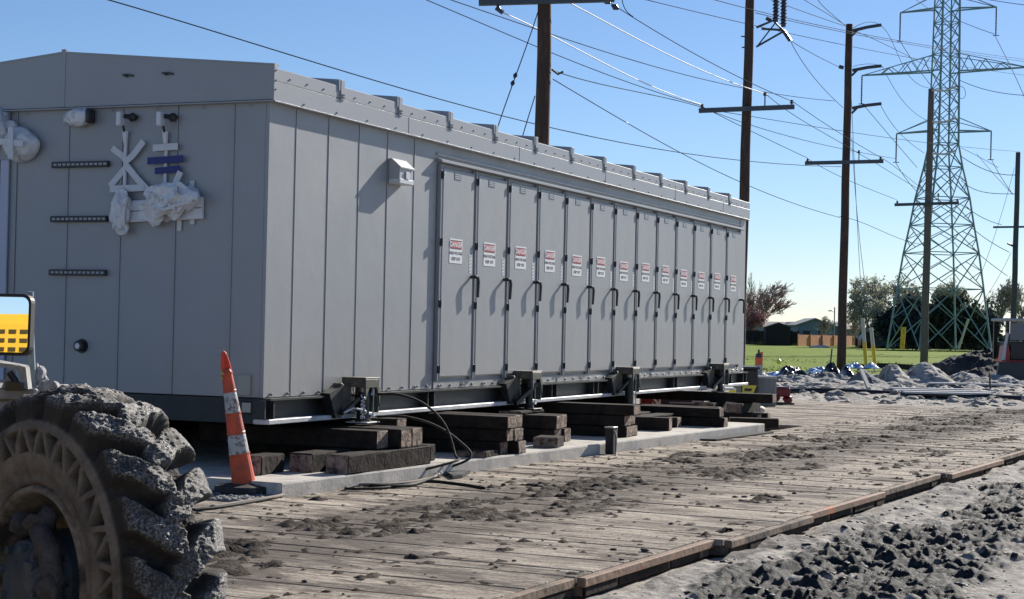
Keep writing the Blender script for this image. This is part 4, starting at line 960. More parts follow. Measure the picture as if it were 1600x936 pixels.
# mirror
mc = D(2, 507, 5.75); nrm = Vector((-.17, -.985, .03)).normalized()
ex = Vector((0, 0, 1)).cross(nrm).normalized() * -1; ex = Vector((-nrm.y, nrm.x, 0)).normalized(); ez = nrm.cross(ex) * -1
ez = ex.cross(nrm).normalized(); ez = ez if ez.z > 0 else -ez
def rr_rect(w, h, r, n=5):
    P = []
    for cx, cz, a0 in ((w - r, h - r, 0), (-w + r, h - r, 90), (-w + r, -h + r, 180), (w - r, -h + r, 270)):
        for k_ in range(n + 1): t = R(a0 + 90 * k_ / n); P.append((cx + r * math.cos(t), cz + r * math.sin(t)))
    return P
def mpt(a, b_, d_=0): return mc + ex * a + ez * b_ + nrm * d_
s = MB(); s.T = MW_; s.prism([mpt(a, b_) for a, b_ in rr_rect(.105, .104, .03)], nrm * -.03); mh = s.build('mirror_housing', BLACK, mach)
s = MB(); s.T = MW_; s.prism([mpt(a, b_, .004) for a, b_ in rr_rect(.098, .093, .024)], nrm * -.003)
mg = s.build('mirror_glass', mat('mirror_glass', (.9, .9, .9), .01, 1.0), mh)
s = MB(); s.T = MW_; s.bar(mpt(.07, .08, -.03), D(47, 466, 6.0), .02); s.build('mirror_arm', BLACK, mach)
s = MB(); s.T = MW_; s.box(-3.95, -2.15, 4.12, 6.6, .55, .95, .04); s.build('chassis', DARKM, mach)
# body outside the frame to the left: hood with louvres, cab posts, rear wheel
s = MB(); s.T = MW_
s.box(-4.1, -2.15, 2.4, 4.1, .62, 1.58, .05); hood = s.build('hood', YEL, mach)
s = MB(); s.T = MW_
for r_i in range(5):
    for c_i in range(28): s.box(-3.9 + c_i * .06, -3.862 + c_i * .06, 4.097, 4.106, 1.33 + r_i * .04, 1.347 + r_i * .04)
s.build('louvre', mat('louvre_dark', (.05, .035, .01), .6), hood)
s = MB(); s.T = MW_
for (x, y) in ((-3.8, 4.7), (-1.75, 4.7), (-3.8, 6.3), (-2.4, 6.3)): s.box(x, x + .07, y, y + .07, .9, 2.3)
s.box(-3.9, -2.25, 4.6, 6.5, 2.3, 2.38, .02); s.box(-2.62, -2.57, 3.9, 3.95, 1.5, 1.9); s.build('cab_frame', DARKM, mach)
s = MB(); s.T = MW_; s.bar((-3.4, 3.7, 1.82), (-2.0, 3.7, 1.62), .05); s.bar((-3.4, 3.6, 1.90), (-2.0, 3.6, 1.70), .03); s.build('boom_beam', mat('machine_ochre', (.35, .2, .03), .5, 0, .2, 5), mach)
s = MB(); s.T = MW_
s.box(-3.5, -1.75, 5.7, 6.1, .55, .75, .02); s.tube([(-1.9, 5.8, .63), (-1.30, 5.66, .63)], .07, 12)
s.build('axle', DARKM, mach)
for (x, y) in ((-3.7, 6.0), (-3.6, 3.5)):
    s = MB(); s.lathe([(.0, -.15), (.3, -.15), (.45, -.18), (.6, -.12), (.62, 0), (.6, .12), (.45, .18), (.3, .15), (0, .15)], 28, 'X', (0, 0, 0)); s.v = [tuple(MW_ @ (Vector(p) + Vector((x, y, .62)))) for p in s.v]; s.build('road_wheel', mat('tyre_plain', (.03, .028, .026), .9), mach)
# ================================================================ UTILITY POLES
POLE = mat('pole_wood', (.05, .032, .024), .85, 0, .35, 5, .012, 8, stretch=(4, 4, .6), c2=(.11, .06, .045), c2s=3, c2t=(.5, .7))
POLEG = mat('pole_wood_grey', (.13, .115, .105), .85, 0, .25, 5, .012, 8, stretch=(4, 4, .6))
ARMM = mat('arm_wood', (.055, .075, .095), .7, 0, .15, 6)
INS = mat('insulator', (.03, .035, .05), .35)
HARD = mat('line_hardware', (.05, .06, .07), .5, .4)
def pz(px, py, d): return D(px, py, d)
def pole(name, label, pxb, pxt, ytop, d, w, m, base=None):
    """pxb: x in the picture at y=560, pxt: at ytop"""
    t = D(pxt, ytop, d); b_ = D(pxb, 560, d)
    sl = (t.x - b_.x) / (t.z - b_.z); bx = b_.x + sl * (GZ - b_.z)
    root = thing(name, label, 'utility pole', (bx, d, GZ), 0, 'wooden utility poles along the power line')
    s = MB(); hgt = t.z - GZ; n = 9
    s.tube([(sl * hgt * k / n + .01 * math.sin(k * 2.1), 0, hgt * k / n - (.3 if k == 0 else 0)) for k in range(n + 1)], [w / 2 * (1.12 - .27 * k / n) for k in range(n + 1)], 14)
    s.build('pole_shaft', m, root, smooth=True); root['_sl'] = sl
    return root, bx, sl
def arm(root, x0, y0, x1, y1, d, th=.11, pins=()):
    """crossarm from picture (x0,y0) to (x1,y1)"""
    o = root.location
    a = D(x0, y0, d - .2) - o; b_ = D(x1, y1, d - .2) - o
    s = MB(); s.bar(a, b_, th, th * 1.1); c = s.build('crossarm', ARMM, root)
    for (px, h) in pins:
        t = (px - x0) / (x1 - x0); q = a.lerp(b_, t); s = MB(); s.tube([q, q + Vector((0, 0, h))], .02, 6)
        s.lathe([(0, 0), (.05, .0), (.06, .03), (.035, .06), (.05, .09), (0, .12)], 10, 'Z', q + Vector((0, 0, h))); s.build('insulator', INS, c)
    return c
def brace(root, pts, d, th=.05, name='bracket', m=HARD):
    o = root.location; s = MB(); P = [D(x, y, d - .15) - o for x, y in pts]
    s.tube(P, th, 6); return s.build(name, m, root)
P1, _, _ = pole('utility_pole', 'thickest dark wooden pole rising right behind the enclosure roof, nearest of the row', 840, 853, -70, 36, .33, POLE)
arm(P1, 748, 3, 960, -3, 36, .14); brace(P1, [(862, 108), (872, 116), (880, 112)], 36, .025)
brace(P1, [(775, 4), (784, 19)], 36, .03, 'insulator', INS); brace(P1, [(775, 12), (786, 20)], 36, .05, 'insulator', INS)
P2, _, _ = pole('utility_pole', 'dark wooden pole with a triangular steel bracket and a low crossarm', 1155, 1174, -60, 50, .30, POLE)
arm(P2, 1092, 173, 1241, 167, 50, .12, ((1097, .08), (1195, .36), (1237, .1)))
brace(P2, [(1182, 43), (1208, 32), (1228, 52)], 50, .035); brace(P2, [(1182, 73), (1226, 48)], 50, .03); brace(P2, [(1190, 45), (1224, 47)], 50, .035); brace(P2, [(1182, 74), (1212, 35)], 50, .02)
for x, y in ((1212, 34), (1224, 42)):
    o = P2.location; s = MB(); a = D(x, y, 49.8) - o; s.tube([a, a + Vector((0, 0, .9))], .07, 10)
    for k in range(8): s.lathe([(.07, 0), (.11, .01), (.07, .05)], 10, 'Z', a + Vector((0, 0, .08 + k * .1)))
    s.build('arrester', INS, P2)
brace(P2, [(1197, 28), (1205, 32)], 50, .06, 'insulator', INS); brace(P2, [(1224, 48), (1235, 64)], 50, .06, 'insulator', INS)
brace(P2, [(1158, 57), (1166, 57)], 50, .02); brace(P2, [(1159, 74), (1166, 74)], 50, .02)
P3, _, _ = pole('utility_pole', 'brown wooden pole standing on the rubble in front of the lawn', 1314.6, 1327.3, 38, 63.5, .31, POLE)
arm(P3, 1258, 255, 1380, 252, 63, .12, ((1262, .06), (1342, .32), (1376, .06)))
for y0, y1 in ((48, 39), (110, 103), (169, 162)):
    brace(P3, [(1332, y0), (1355, (y0 + y1) / 2 - 1), (1377, y1)], 63, .06); brace(P3, [(1331, y0 + 8), (1340, y0 - 1)], 63, .04)
brace(P3, [(1311, 104), (1318, 106)], 63, .07, 'insulator', INS)
P4, _, _ = pole('utility_pole', 'greyish wooden pole in front of the lattice tower legs', 1443.6, 1455.5, 139, 78, .33, POLEG)
arm(P4, 1398, 320, 1498, 317, 78, .12, ((1402, .08), (1466, .36), (1496, .08)))
PALEB = mat('pale_bracket', (.5, .5, .5), .5)
for y0, y1 in ((141, 135), (190, 184), (240, 235)): brace(P4, [(1456, y0), (1476, y0 + 1), (1494, y1)], 78, .045, 'bracket', PALEB)
P5, _, _ = pole('utility_pole', 'slim dark pole at the right edge of the picture', 1582, 1591, 238, 98, .32, mat('pole_bluish', (.07, .075, .085), .85, 0, .2, 5))
arm(P5, 1552, 355, 1640, 354, 98, .10); brace(P5, [(1574, 380), (1584, 385)], 98, .06)

# ================================================================ WIRES
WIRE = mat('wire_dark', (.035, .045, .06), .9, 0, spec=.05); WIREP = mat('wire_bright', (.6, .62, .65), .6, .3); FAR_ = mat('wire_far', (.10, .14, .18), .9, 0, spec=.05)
def wire(pts, d0, d1, label, r=.012, m=WIRE, group='overhead wires', name='power_line', cat='power line'):
    xs = np.array([p[0] for p in pts], float); yv = np.array([p[1] for p in pts], float)
    steep = abs(xs[-1] - xs[0]) < abs(yv[-1] - yv[0]) * .2
    n = 26
    T = np.r_[0, np.cumsum(np.hypot(np.diff(xs), np.diff(yv)))]; T /= T[-1]; t = np.linspace(0, 1, n)
    deg = min(3, len(pts) - 1)
    cx = np.polyfit(T, xs, deg); cy = np.polyfit(T, yv, deg)
    X = np.polyval(cx, t); Y = np.polyval(cy, t)
    P = [D(x, y, 1 / ((1 - k) / d0 + k / d1)) for x, y, k in zip(X, Y, t)]
    s = MB(); rs = [r * .88] * n; s.tube(P, rs, 5); return tag(s.build(name, m, smooth=True), label, cat, group)
W = wire
W([(120, -15), (168, 0), (430, 79), (660, 147), (832, 192), (1060, 239), (1160, 251), (1256, 259), (1314, 260)], 26, 63, 'long single cable sweeping from the top left over the enclosure roof', .013)
W([(600, -28), (665, 0), (838, 73), (864, 82), (1000, 136), (1097, 165)], 34, 50, 'lower of the two dark wires passing behind the nearest pole top')
W([(660, -14), (710, 0), (815, 37), (864, 56), (1100, 124), (1160, 137), (1207, 146), (1304, 158)], 34, 63, 'dark wire running from above the nearest pole to the rubble pole')
W([(786, 20), (840, 45), (864, 57), (950, 102), (1095, 163)], 36, 50, 'bright shiny conductor from the nearest pole crossarm insulator to the next crossarm', .016, WIREP)
W([(878, -2), (960, 42), (1060, 93), (1163, 136), (1196, 146)], 36, 50, 'bright shiny conductor leaving the right end of the top crossarm', .016, WIREP)
W([(940, -5), (963, 11), (990, 28), (1060, 69), (1163, 125), (1237, 158)], 37, 50, 'dark conductor with insulators at the top centre')
for q, l in (((948, 2), 'upper'), ((961, 11), 'lower')):
    s = MB(); a = D(q[0], q[1], 37); s.tube([a - Vector((.08, 0, -.05)), a, a + Vector((.08, 0, -.05))], [.02, .075, .02], 8); tag(s.build('strain_insulator', INS), l + ' dark strain insulator on the wire at the top centre', 'insulator', 'strain insulators')
W([(972, -2), (978, 16), (989, 26)], 37, 37.5, 'short jumper wire hanging from the top centre insulator')
W([(864, 110), (900, 122), (970, 138), (1060, 158), (1098, 168)], 36, 50, 'wire from the small bracket on the nearest pole to the next crossarm')
W([(864, 124), (985, 194), (1100, 260), (1160, 286), (1177, 291), (1240, 318), (1312, 340)], 36, 63, 'sagging cable crossing low behind the enclosure roof between poles')
W([(1000, -2), (1060, 11), (1163, 36), (1227, 51), (1318, 71), (1400, 86), (1480, 100), (1600, 117), (1680, 127)], 45, 120, 'long dark wire crossing the upper right, lowest of three')
W([(1100, -5), (1163, 12), (1207, 24), (1318, 46), (1461, 74), (1600, 92), (1680, 102)], 45, 120, 'long dark wire crossing the upper right, highest of three')
W([(1180, 20), (1227, 31), (1318, 50), (1400, 66), (1600, 96), (1680, 106)], 50, 120, 'long dark wire crossing the upper right, middle of three')
W([(1200, -2), (1227, 8), (1318, 40)], 50, 63, 'thin wire coming down to the rubble pole top, leftmost')
W([(1240, -10), (1257, 0), (1322, 40)], 50, 63, 'thin wire coming down to the rubble pole top, second from the left')
W([(1272, -10), (1278, 0), (1295, 18), (1322, 42)], 50, 63, 'thin curved jumper coming down to the rubble pole top')
W([(1236, 64), (1270, 84), (1312, 105)], 50, 63, 'wire from the steel bracket to the middle of the rubble pole')
W([(1236, 66), (1254, 97), (1282, 133), (1317, 168)], 50, 63, 'wire hanging from the steel bracket to the lower arm of the rubble pole')
W([(1197, 147), (1260, 192), (1324, 229), (1342, 240)], 50, 63, 'wire from the middle crossarm pin to the next crossarm')
W([(1238, 158), (1320, 213), (1376, 246)], 50, 63, 'wire from the right end of one crossarm to the right end of the next')
W([(1110, 172), (1178, 182), (1320, 206), (1444, 222), (1500, 229), (1594, 237)], 50, 98, 'nearly level wire running to the top of the slim pole')
W([(1108, 172), (1178, 197), (1313, 232), (1400, 248)], 50, 78, 'wire under the crossarm running towards the grey pole, upper')
W([(1100, 168), (1178, 207), (1262, 247)], 50, 63, 'wire joining the left ends of two crossarms')
W([(1262, 248), (1311, 275), (1350, 292), (1401, 312)], 63, 78, 'wire from the rubble pole crossarm to the grey pole crossarm, left ends')
W([(1312, 338), (1350, 349), (1380, 362), (1440, 382)], 63, 78, 'low cable from the rubble pole towards the grey pole')
W([(1376, 246), (1400, 262), (1432, 288), (1446, 298)], 63, 78, 'wire sloping from the crossarm right end to the grey pole')
W([(1342, 240), (1380, 262), (1440, 298), (1468, 312)], 63, 78, 'wire sloping from the crossarm pin to the grey pole crossarm')
W([(1333, 44), (1355, 36), (1378, 36), (1394, 69), (1422, 119), (1452, 138)], 63, 78, 'drooping jumper from the top bracket arm to the grey pole top')
W([(1378, 103), (1394, 133), (1419, 167), (1448, 188)], 63, 78, 'drooping wire from the second bracket arm to the grey pole')
W([(1375, 162), (1405, 207), (1444, 239)], 63, 78, 'drooping wire from the third bracket arm to the grey pole')
W([(1333, 47), (1380, 68), (1461, 111)], 63, 78, 'straight wire from the rubble pole top towards the lattice tower')
W([(1333, 104), (1360, 100), (1378, 103)], 63, 62, 'thin jumper along the second bracket arm', .01)
PG = 'lattice tower conductors'
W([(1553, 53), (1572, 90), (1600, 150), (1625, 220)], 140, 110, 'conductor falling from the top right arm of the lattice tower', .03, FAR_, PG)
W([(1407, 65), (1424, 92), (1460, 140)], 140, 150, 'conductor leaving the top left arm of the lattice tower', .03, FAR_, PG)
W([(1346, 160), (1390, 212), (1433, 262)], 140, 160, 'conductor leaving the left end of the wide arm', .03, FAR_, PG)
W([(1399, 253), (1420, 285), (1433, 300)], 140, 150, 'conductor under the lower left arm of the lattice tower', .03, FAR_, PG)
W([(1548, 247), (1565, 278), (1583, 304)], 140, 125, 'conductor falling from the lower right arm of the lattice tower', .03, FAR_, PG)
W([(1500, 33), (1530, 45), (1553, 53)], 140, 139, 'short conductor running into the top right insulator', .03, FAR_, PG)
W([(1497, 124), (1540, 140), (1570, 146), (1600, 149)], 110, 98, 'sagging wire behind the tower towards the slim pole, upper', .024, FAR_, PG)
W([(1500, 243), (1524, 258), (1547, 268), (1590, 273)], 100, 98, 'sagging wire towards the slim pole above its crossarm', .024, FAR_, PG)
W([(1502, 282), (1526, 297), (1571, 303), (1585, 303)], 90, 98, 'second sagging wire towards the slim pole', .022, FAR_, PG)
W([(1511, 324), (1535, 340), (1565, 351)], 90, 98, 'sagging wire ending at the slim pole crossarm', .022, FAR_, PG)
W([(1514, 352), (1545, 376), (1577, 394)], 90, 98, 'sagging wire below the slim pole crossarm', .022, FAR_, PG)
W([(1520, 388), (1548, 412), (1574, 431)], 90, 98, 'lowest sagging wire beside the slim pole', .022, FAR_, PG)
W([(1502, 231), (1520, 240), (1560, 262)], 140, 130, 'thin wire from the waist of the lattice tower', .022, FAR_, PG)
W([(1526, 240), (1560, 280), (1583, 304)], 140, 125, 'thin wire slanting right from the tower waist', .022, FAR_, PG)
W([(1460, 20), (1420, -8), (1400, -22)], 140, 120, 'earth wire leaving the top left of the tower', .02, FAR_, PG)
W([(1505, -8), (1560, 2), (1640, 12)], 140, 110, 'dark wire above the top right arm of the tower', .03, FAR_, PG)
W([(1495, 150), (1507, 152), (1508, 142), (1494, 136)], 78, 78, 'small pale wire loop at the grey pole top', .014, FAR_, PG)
GW = 'guy wires'
W([(842, 14), (806, 118), (775, 207), (765, 240)], 36, 34, 'left guy wire slanting down from the nearest pole to behind the roof', .013, WIRE, GW, 'guy_wire', 'guy wire')
W([(836, 150), (816, 215), (810, 236)], 36, 35, 'right shorter guy wire slanting down beside the nearest pole', .013, WIRE, GW, 'guy_wire', 'guy wire')
for q in ((805, 118), (801, 130)):
    s = MB(); a = D(q[0], q[1], 35.2); s.tube([a - Vector((.02, 0, .06)), a, a + Vector((.02, 0, .06))], [.015, .05, .015], 8); tag(s.build('guy_insulator', INS), ('upper' if q[1] < 120 else 'lower') + ' small insulator on the left guy wire of the nearest pole', 'insulator', 'guy wire insulators')
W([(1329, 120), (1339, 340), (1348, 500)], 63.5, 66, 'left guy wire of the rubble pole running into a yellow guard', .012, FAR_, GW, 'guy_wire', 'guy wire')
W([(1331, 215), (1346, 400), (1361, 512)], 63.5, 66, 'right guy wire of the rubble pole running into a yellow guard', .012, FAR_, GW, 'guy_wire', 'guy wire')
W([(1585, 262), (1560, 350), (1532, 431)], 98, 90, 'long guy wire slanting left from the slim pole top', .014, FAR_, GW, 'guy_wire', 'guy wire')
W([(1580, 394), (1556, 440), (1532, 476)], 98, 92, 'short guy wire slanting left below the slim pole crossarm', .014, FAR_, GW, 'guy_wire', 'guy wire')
YG = mat('guard_yellow', (.7, .48, .02), .5); YGP = mat('guard_faded', (.5, .47, .36), .6)
for (a, b_, c, l) in (((1347.5, 497), (1350.5, 535), (1353.5, 574), 'left tall yellow guy guard in front of the lawn'), ((1361, 512), (1364, 540), (1367.5, 576), 'right tall yellow guy guard in front of the lawn')):
    k = thing('guy_guard', l, 'guy guard', D(c[0], c[1], 66), 0, 'yellow guy guards'); o = k.location
    s = MB(); s.tube([D(*c, 66) - o, D(*b_, 66) - o], .075, 8); s.build('lower_tube', YG, k); s = MB(); s.tube([D(*b_, 66) - o, D(*a, 66) - o], .07, 8); s.build('upper_tube', YGP, k)
for (a, c, l) in (((1410, 511), (1407.5, 546), 'left of the pair of far yellow guards by the trees'), ((1414, 511), (1411.5, 546), 'right of the pair of far yellow guards by the trees'), ((1513, 498), (1498, 545), 'slanted yellowish guard leaning right of the grey pole')):
    s = MB(); s.tube([D(*c, 130), D(*a, 130)], .09, 6); tag(s.build('guy_guard', YG if c[0] < 1450 else YGP), l, 'guy guard', 'yellow guy guards')

# ================================================================ LATTICE TOWER
TWD = 140.; tc_ = D(1480, 300, TWD); STL = mat('tower_steel', (.17, .27, .31), .6, .1, .1, 3)
ANG = R(12)
b0 = D(1466, 545, TWD)
tw = thing('lattice_tower', 'tall blue-grey steel lattice transmission tower with three pairs of arms', 'lattice tower', (b0.x, TWD, GZ), 0)
def zof(py, px=1480): return D(px, py, TWD).z - GZ
def cxof(py): return D(1466 + (545 - py) * .0262, py, TWD).x - b0.x
def hwof(py):   # half-width of the square body
    return float(np.interp(py, [-160, 0, 225, 262, 310, 352, 396, 545], [.55, .80, .95, 1.25, 1.75, 2.05, 2.42, 3.35])) * .93
def corner(py, k):
    h = hwof(py); sx, sy = [(-1, -1), (1, -1), (1, 1), (-1, 1)][k]; x, y = sx * h, sy * h
    return Vector((cxof(py) + x * math.cos(ANG) - y * math.sin(ANG), x * math.sin(ANG) + y * math.cos(ANG), zof(py)))
lv = [548, 452, 396, 352, 310, 262, 225, 192, 165, 140, 112, 85, 60, 36, 12, -14, -40, -70, -100, -130, -160]
for k in range(4):
    s = MB()
    for a, b_ in zip(lv[:-1], lv[1:]): s.bar(corner(a, k), corner(b_, k), .125, .125)
    s.build('tower_leg', STL, tw)
s = MB()
for i, (a, b_) in enumerate(zip(lv[:-1], lv[1:])):
    for k in range(4):
        k2 = (k + 1) % 4; A, B, C_, D_ = corner(a, k), corner(a, k2), corner(b_, k), corner(b_, k2); t = .058 if i > 5 else .07
        s.bar(A, D_, t); s.bar(B, C_, t); 
        if i < 6 or i % 2 == 0: s.bar(C_, D_, t)
        if i < 5:
            m1 = (A + B) / 2; s.bar((A + C_) / 2, (A * .75 + D_ * .25) , .05); s.bar((B + D_) / 2, (B * .75 + C_ * .25), .05)
            s.bar((A + C_) / 2, (C_ * .75 + B * .25), .05); s.bar((B + D_) / 2, (D_ * .75 + A * .25), .05)
s.build('bracing', STL, tw)
for (py, xl, yl, xr, yr, up) in ((205, 1401, 209, 1549, 205, 20), (112, 1347, 118, 1606, 105, 27), (14, 1407, 20, 1557, 11, 24)):
    for side in (0, 1):
        tip = (D(xl, yl, TWD) if side == 0 else D(xr, yr, TWD)) - Vector((b0.x, TWD, GZ)); s = MB()
        ks = (0, 3) if side == 0 else (1, 2)
        for k in ks: s.bar(corner(py, k), tip, .11); s.bar(corner(py - up, k), tip, .06)
        if py == 112:
            for f in (.25, .5, .75):
                for k in ks:
                    a = corner(py, k).lerp(tip, f); b_ = corner(py - up, k).lerp(tip, f - .12); s.bar(a, b_, .06); s.bar(b_, corner(py, k).lerp(tip, f - .22), .06)
        am = s.build('tower_arm', STL, tw)
        s = MB(); n = 14; hh = 2.35
        if py == 112 and side == 1: hh = 2.4
        s.tube([tip, tip - Vector((.02, 0, hh))], .05, 6)
        for j in range(n): s.lathe([(.04, 0), (.10, .02), (.04, .05)], 8, 'Z', tip - Vector((.015, 0, .2 + j * (hh - .3) / n)))
        s.bar(tip - Vector((.25, 0, hh)), tip - Vector((-.25, 0, hh)), .06); s.build('insulator_string', HARD, am)

# ================================================================ TREES
def tree(name, label, px, d, ybase, ytop, wpx, bark, leaf, nleaf, lsz, seed, trunks=1, spread=.55, depth=5, thick=.02, droop=0., gz=None, lowleaf=.25, group='trees beyond the lawn', limit=2600):
    rs = random.Random(seed); base = D(px, ybase, d); H_ = (D(px, ytop, d).z - base.z); Rw = wpx / F * d / 2
    root = thing(name, label, 'tree', (base.x, d, base.z), 0, group)
    br = MB(); tips = []
    def grow(p, dirv, ln, r, lev):
        if len(br.f) > limit * 8: return
        n = 3; q = p
        pts = [p]; dd = dirv.copy()
        for i in range(n):
            dd = (dd + Vector((rs.uniform(-.16, .16), rs.uniform(-.16, .16), rs.uniform(-.05, .12) - droop * (depth - lev) * 0 - (droop if lev <= 1 else 0)))).normalized()
            q = q + dd * ln / n; pts.append(q)
        br.tube(pts, [r, r * .85, r * .72, r * .6], 3 if lev < depth - 1 else 6, cap=False)
        if lev == 0: tips.append(pts[-1]); tips.append(pts[1]); return
        if lev <= 2: tips.append(pts[2])
        nb = rs.choice((3, 4)) if lev > 1 else 4
        for k in range(nb):
            a = rs.uniform(0, 6.283); sp = rs.uniform(spread * .5, spread * 1.25); o = dd.orthogonal().normalized(); o2 = dd.cross(o)
            nd = (dd * math.cos(sp) + (o * math.cos(a) + o2 * math.sin(a)) * math.sin(sp)).normalized()
            st = pts[-1] if k < 2 else pts[rs.choice((1, 2))]
            grow(st, nd, ln * rs.uniform(.62, .82), max(r * .58, .012), lev - 1)
    for t in range(trunks):
        o = Vector((rs.uniform(-.4, .4) * (trunks > 1) * Rw, rs.uniform(-.3, .3) * (trunks > 1) * Rw, 0))
        dv = Vector((o.x * .12 / max(H_ * .1, .1), o.y * .1, 1)).normalized()
        grow(o, dv, 1.0, .09, depth)
    V = np.array(br.v); V[:, 0] -= np.mean([t_.x for t_ in tips]) * V[:, 2] / np.mean([t_.z for t_ in tips]); hi = V[:, 2].max(); wr = np.percentile(np.abs(V[:, 0] - V[:, 0].mean()), 98)
    sc = np.array([Rw / wr, Rw / wr, H_ / hi]); 
    br.v = [tuple(p) for p in (V * sc)]
    # keep branch thickness sane after scaling
    tr = br.build('trunk', bark, root)
    if nleaf:
        lf_ = MB(); T_ = np.array([tuple(t) for t in tips]); T_[:, 0] -= T_[:, 0].mean() * T_[:, 2] / T_[:, 2].mean(); T_ = T_ * sc; T_ = T_[T_[:, 2] > H_ * lowleaf]
        if len(T_) == 0: T_ = np.array([[0, 0, H_ * .7]])
        rn = np.random.RandomState(seed); idx = rn.randint(0, len(T_), nleaf); C_ = T_[idx] + rn.normal(0, lsz * 1.3, (nleaf, 3))
        A = rn.normal(0, 1, (nleaf, 3)); A /= np.linalg.norm(A, axis=1)[:, None]; B = np.cross(A, rn.normal(0, 1, (nleaf, 3))); B /= np.linalg.norm(B, axis=1)[:, None]
        s_ = lsz * (.5 + rn.rand(nleaf, 1)); 
        if droop: B[:, 2] = -1.6
        P = np.stack([C_ - A * s_, C_ + B * s_ * .6, C_ + A * s_, C_ - B * s_ * .6], 1).reshape(-1, 3)
        lf_.v = [tuple(p) for p in P]; lf_.f = [(4 * i, 4 * i + 1, 4 * i + 2, 4 * i + 3) for i in range(nleaf)]; lf_.m = [0] * nleaf
        lf_.build('crown', leaf, root)
    return root
BARK = mat('bark', (.11, .095, .085), .9, 0, .3, 2); BARKP = mat('bark_pale', (.34, .31, .27), .9, 0, .2, 2); BARKR = mat('bark_pink', (.28, .2, .2), .9, 0, .2, 2)
LP = mat('buds_pink', (.52, .34, .33), .8, 0, .3, 3); LR = mat('buds_red', (.26, .10, .11), .8, 0, .3, 3); LW = mat('leaf_willow', (.34, .35, .22), .8, 0, .35, 2); LD = mat('leaf_dark', (.04, .055, .035), .85, 0, .5, 2); LDB = mat('leaf_conifer', (.035, .052, .058), .85, 0, .5, 2); LG = mat('leaf_grey', (.13, .14, .11), .8, 0, .3, 2)
for m_ in (LP, LR, LW, LG, LD, LDB): translucent(m_)
tree('budding_tree', 'bare pinkish budding tree behind the dark fence', 1206, 205, 530, 437, 78, BARKR, LP, 1100, .08, 8, 3, .55, 6, limit=3500)
tree('red_tree', 'small dark red budding tree beside the far corner of the enclosure', 1176, 200, 535, 474, 40, BARKR, LR, 1000, .13, 5, 2, .7, 5)
tree('budding_tree', 'tall faint bare tree rising just behind the enclosure edge', 1165, 215, 530, 425, 40, BARKP, LP, 200, .08, 8, 2, .5, 5)
tree('willow_tree', 'pale green willow-like tree right of the rubble pole', 1358, 185, 545, 432, 76, BARKP, LW, 2600, .10, 11, 3, .6, 6, droop=.25, limit=3500)
tree('willow_tree', 'taller pale willow behind the lattice tower', 1398, 190, 545, 426, 100, BARKP, LW, 2200, .11, 12, 3, .6, 6, droop=.2, limit=3500)
tree('willow_tree', 'pale green crown right of the grey pole', 1468, 192, 545, 434, 96, BARKP, LW, 2000, .11, 16, 3, .6, 6, droop=.2, limit=3500)
for i, (px, yt, w_, n_l, lb, mm, se) in enumerate(((1392, 486, 40, 8000, 'dark evergreen bush left of the tower legs', LDB, 21), (1418, 462, 50, 11000, 'dark blue-green evergreen in the tower base', LDB, 22), (1440, 480, 60, 9000, 'low dark evergreen just left of the grey pole foot', LD, 26),
        (1476, 456, 66, 16000, 'darkest broad evergreen right of the grey pole', LD, 23), (1508, 472, 58, 10000, 'dark evergreen at the right tower leg', LD, 24), (1535, 492, 50, 7000, 'lower dark evergreen right of the tower', LDB, 25))):
    tree('evergreen_tree', lb, px, 172 + i, 546, yt, w_, BARK, mm, int(n_l * .30), .22, se, 3, .9, 4, lowleaf=.04)
for i, (px, yt, w_, lb) in enumerate(((1547, 446, 40, 'thin bare tree left of the slim pole'), (1566, 430, 44, 'tallest bare tree beside the slim pole'), (1592, 440, 44, 'bare tree at the right edge of the picture'), (1528, 470, 34, 'low bare tree between the tower and the slim pole'))):
    tree('bare_tree', lb, px, 180 + 2 * i, 546, yt, w_, BARKP, LG, 500, .12, 31 + i, 3, .45, 6, limit=3000)
tree('bare_tree', 'small bare shrub left of the rubble pole', 1290, 210, 530, 492, 30, BARKP, LG, 300, .1, 41, 3, .6, 5)
tree('bare_tree', 'small bare shrub tree just right of the rubble pole', 1335, 200, 540, 482, 34, BARKP, LG, 500, .1, 42, 3, .6, 5)
# undergrowth behind the lawn on the right
rs = np.random.RandomState(8); g = MB()
for k in range(15000):
    px = rs.uniform(1345, 1640); y = 186 + rs.rand() * 8; top = 520 + 10 * noise(np.array([px * .05]), np.array([.3]), 3)[0]; py = rs.uniform(top, 546); c_ = D(px, py, y); r = .12 + .2 * rs.rand(); A = Vector(rs.normal(0, 1, 3)).normalized() * r; B = A.orthogonal().normalized() * r
    g.add([c_ - A, c_ + B, c_ + A, c_ - B], [(0, 1, 2, 3)])
tag(g.build('undergrowth', LD), 'dark undergrowth along the far edge of the lawn', 'undergrowth', kind='stuff')

# ================================================================ HOUSES AND FENCES
def fence(name, x0, x1, ytop, ybot, d, m, label, posts=8, d2=None):
    a = D(x0, ybot, d); b_ = D(x1, ybot, d2 or d); zt = D(x0, ytop, d).z
    root = thing(name, label, 'fence', (a.x, d, a.z), math.atan2(b_.y - a.y, b_.x - a.x)); wd = math.hypot(b_.x - a.x, b_.y - a.y); h = zt - a.z; s = MB(); n = int(wd / .15); rr = random.Random(int(x0))
    for k in range(n): s.box(k * wd / n + .004, (k + 1) * wd / n - .004, 0, .02, 0, h + rr.uniform(-.03, .03))
    s.build('board_panel', m, root)
    for k in range(posts + 1):
        s = MB(); x = k * wd / posts; s.box(x - .07, x + .07, -.12, -.01, 0, h + .12); s.build('post', m, root)
CED = mat('cedar_board', (.80, .36, .18), .7, 0, .18, 1.2); FD = mat('dark_board', (.014, .014, .016), .8, 0, .3, 2)
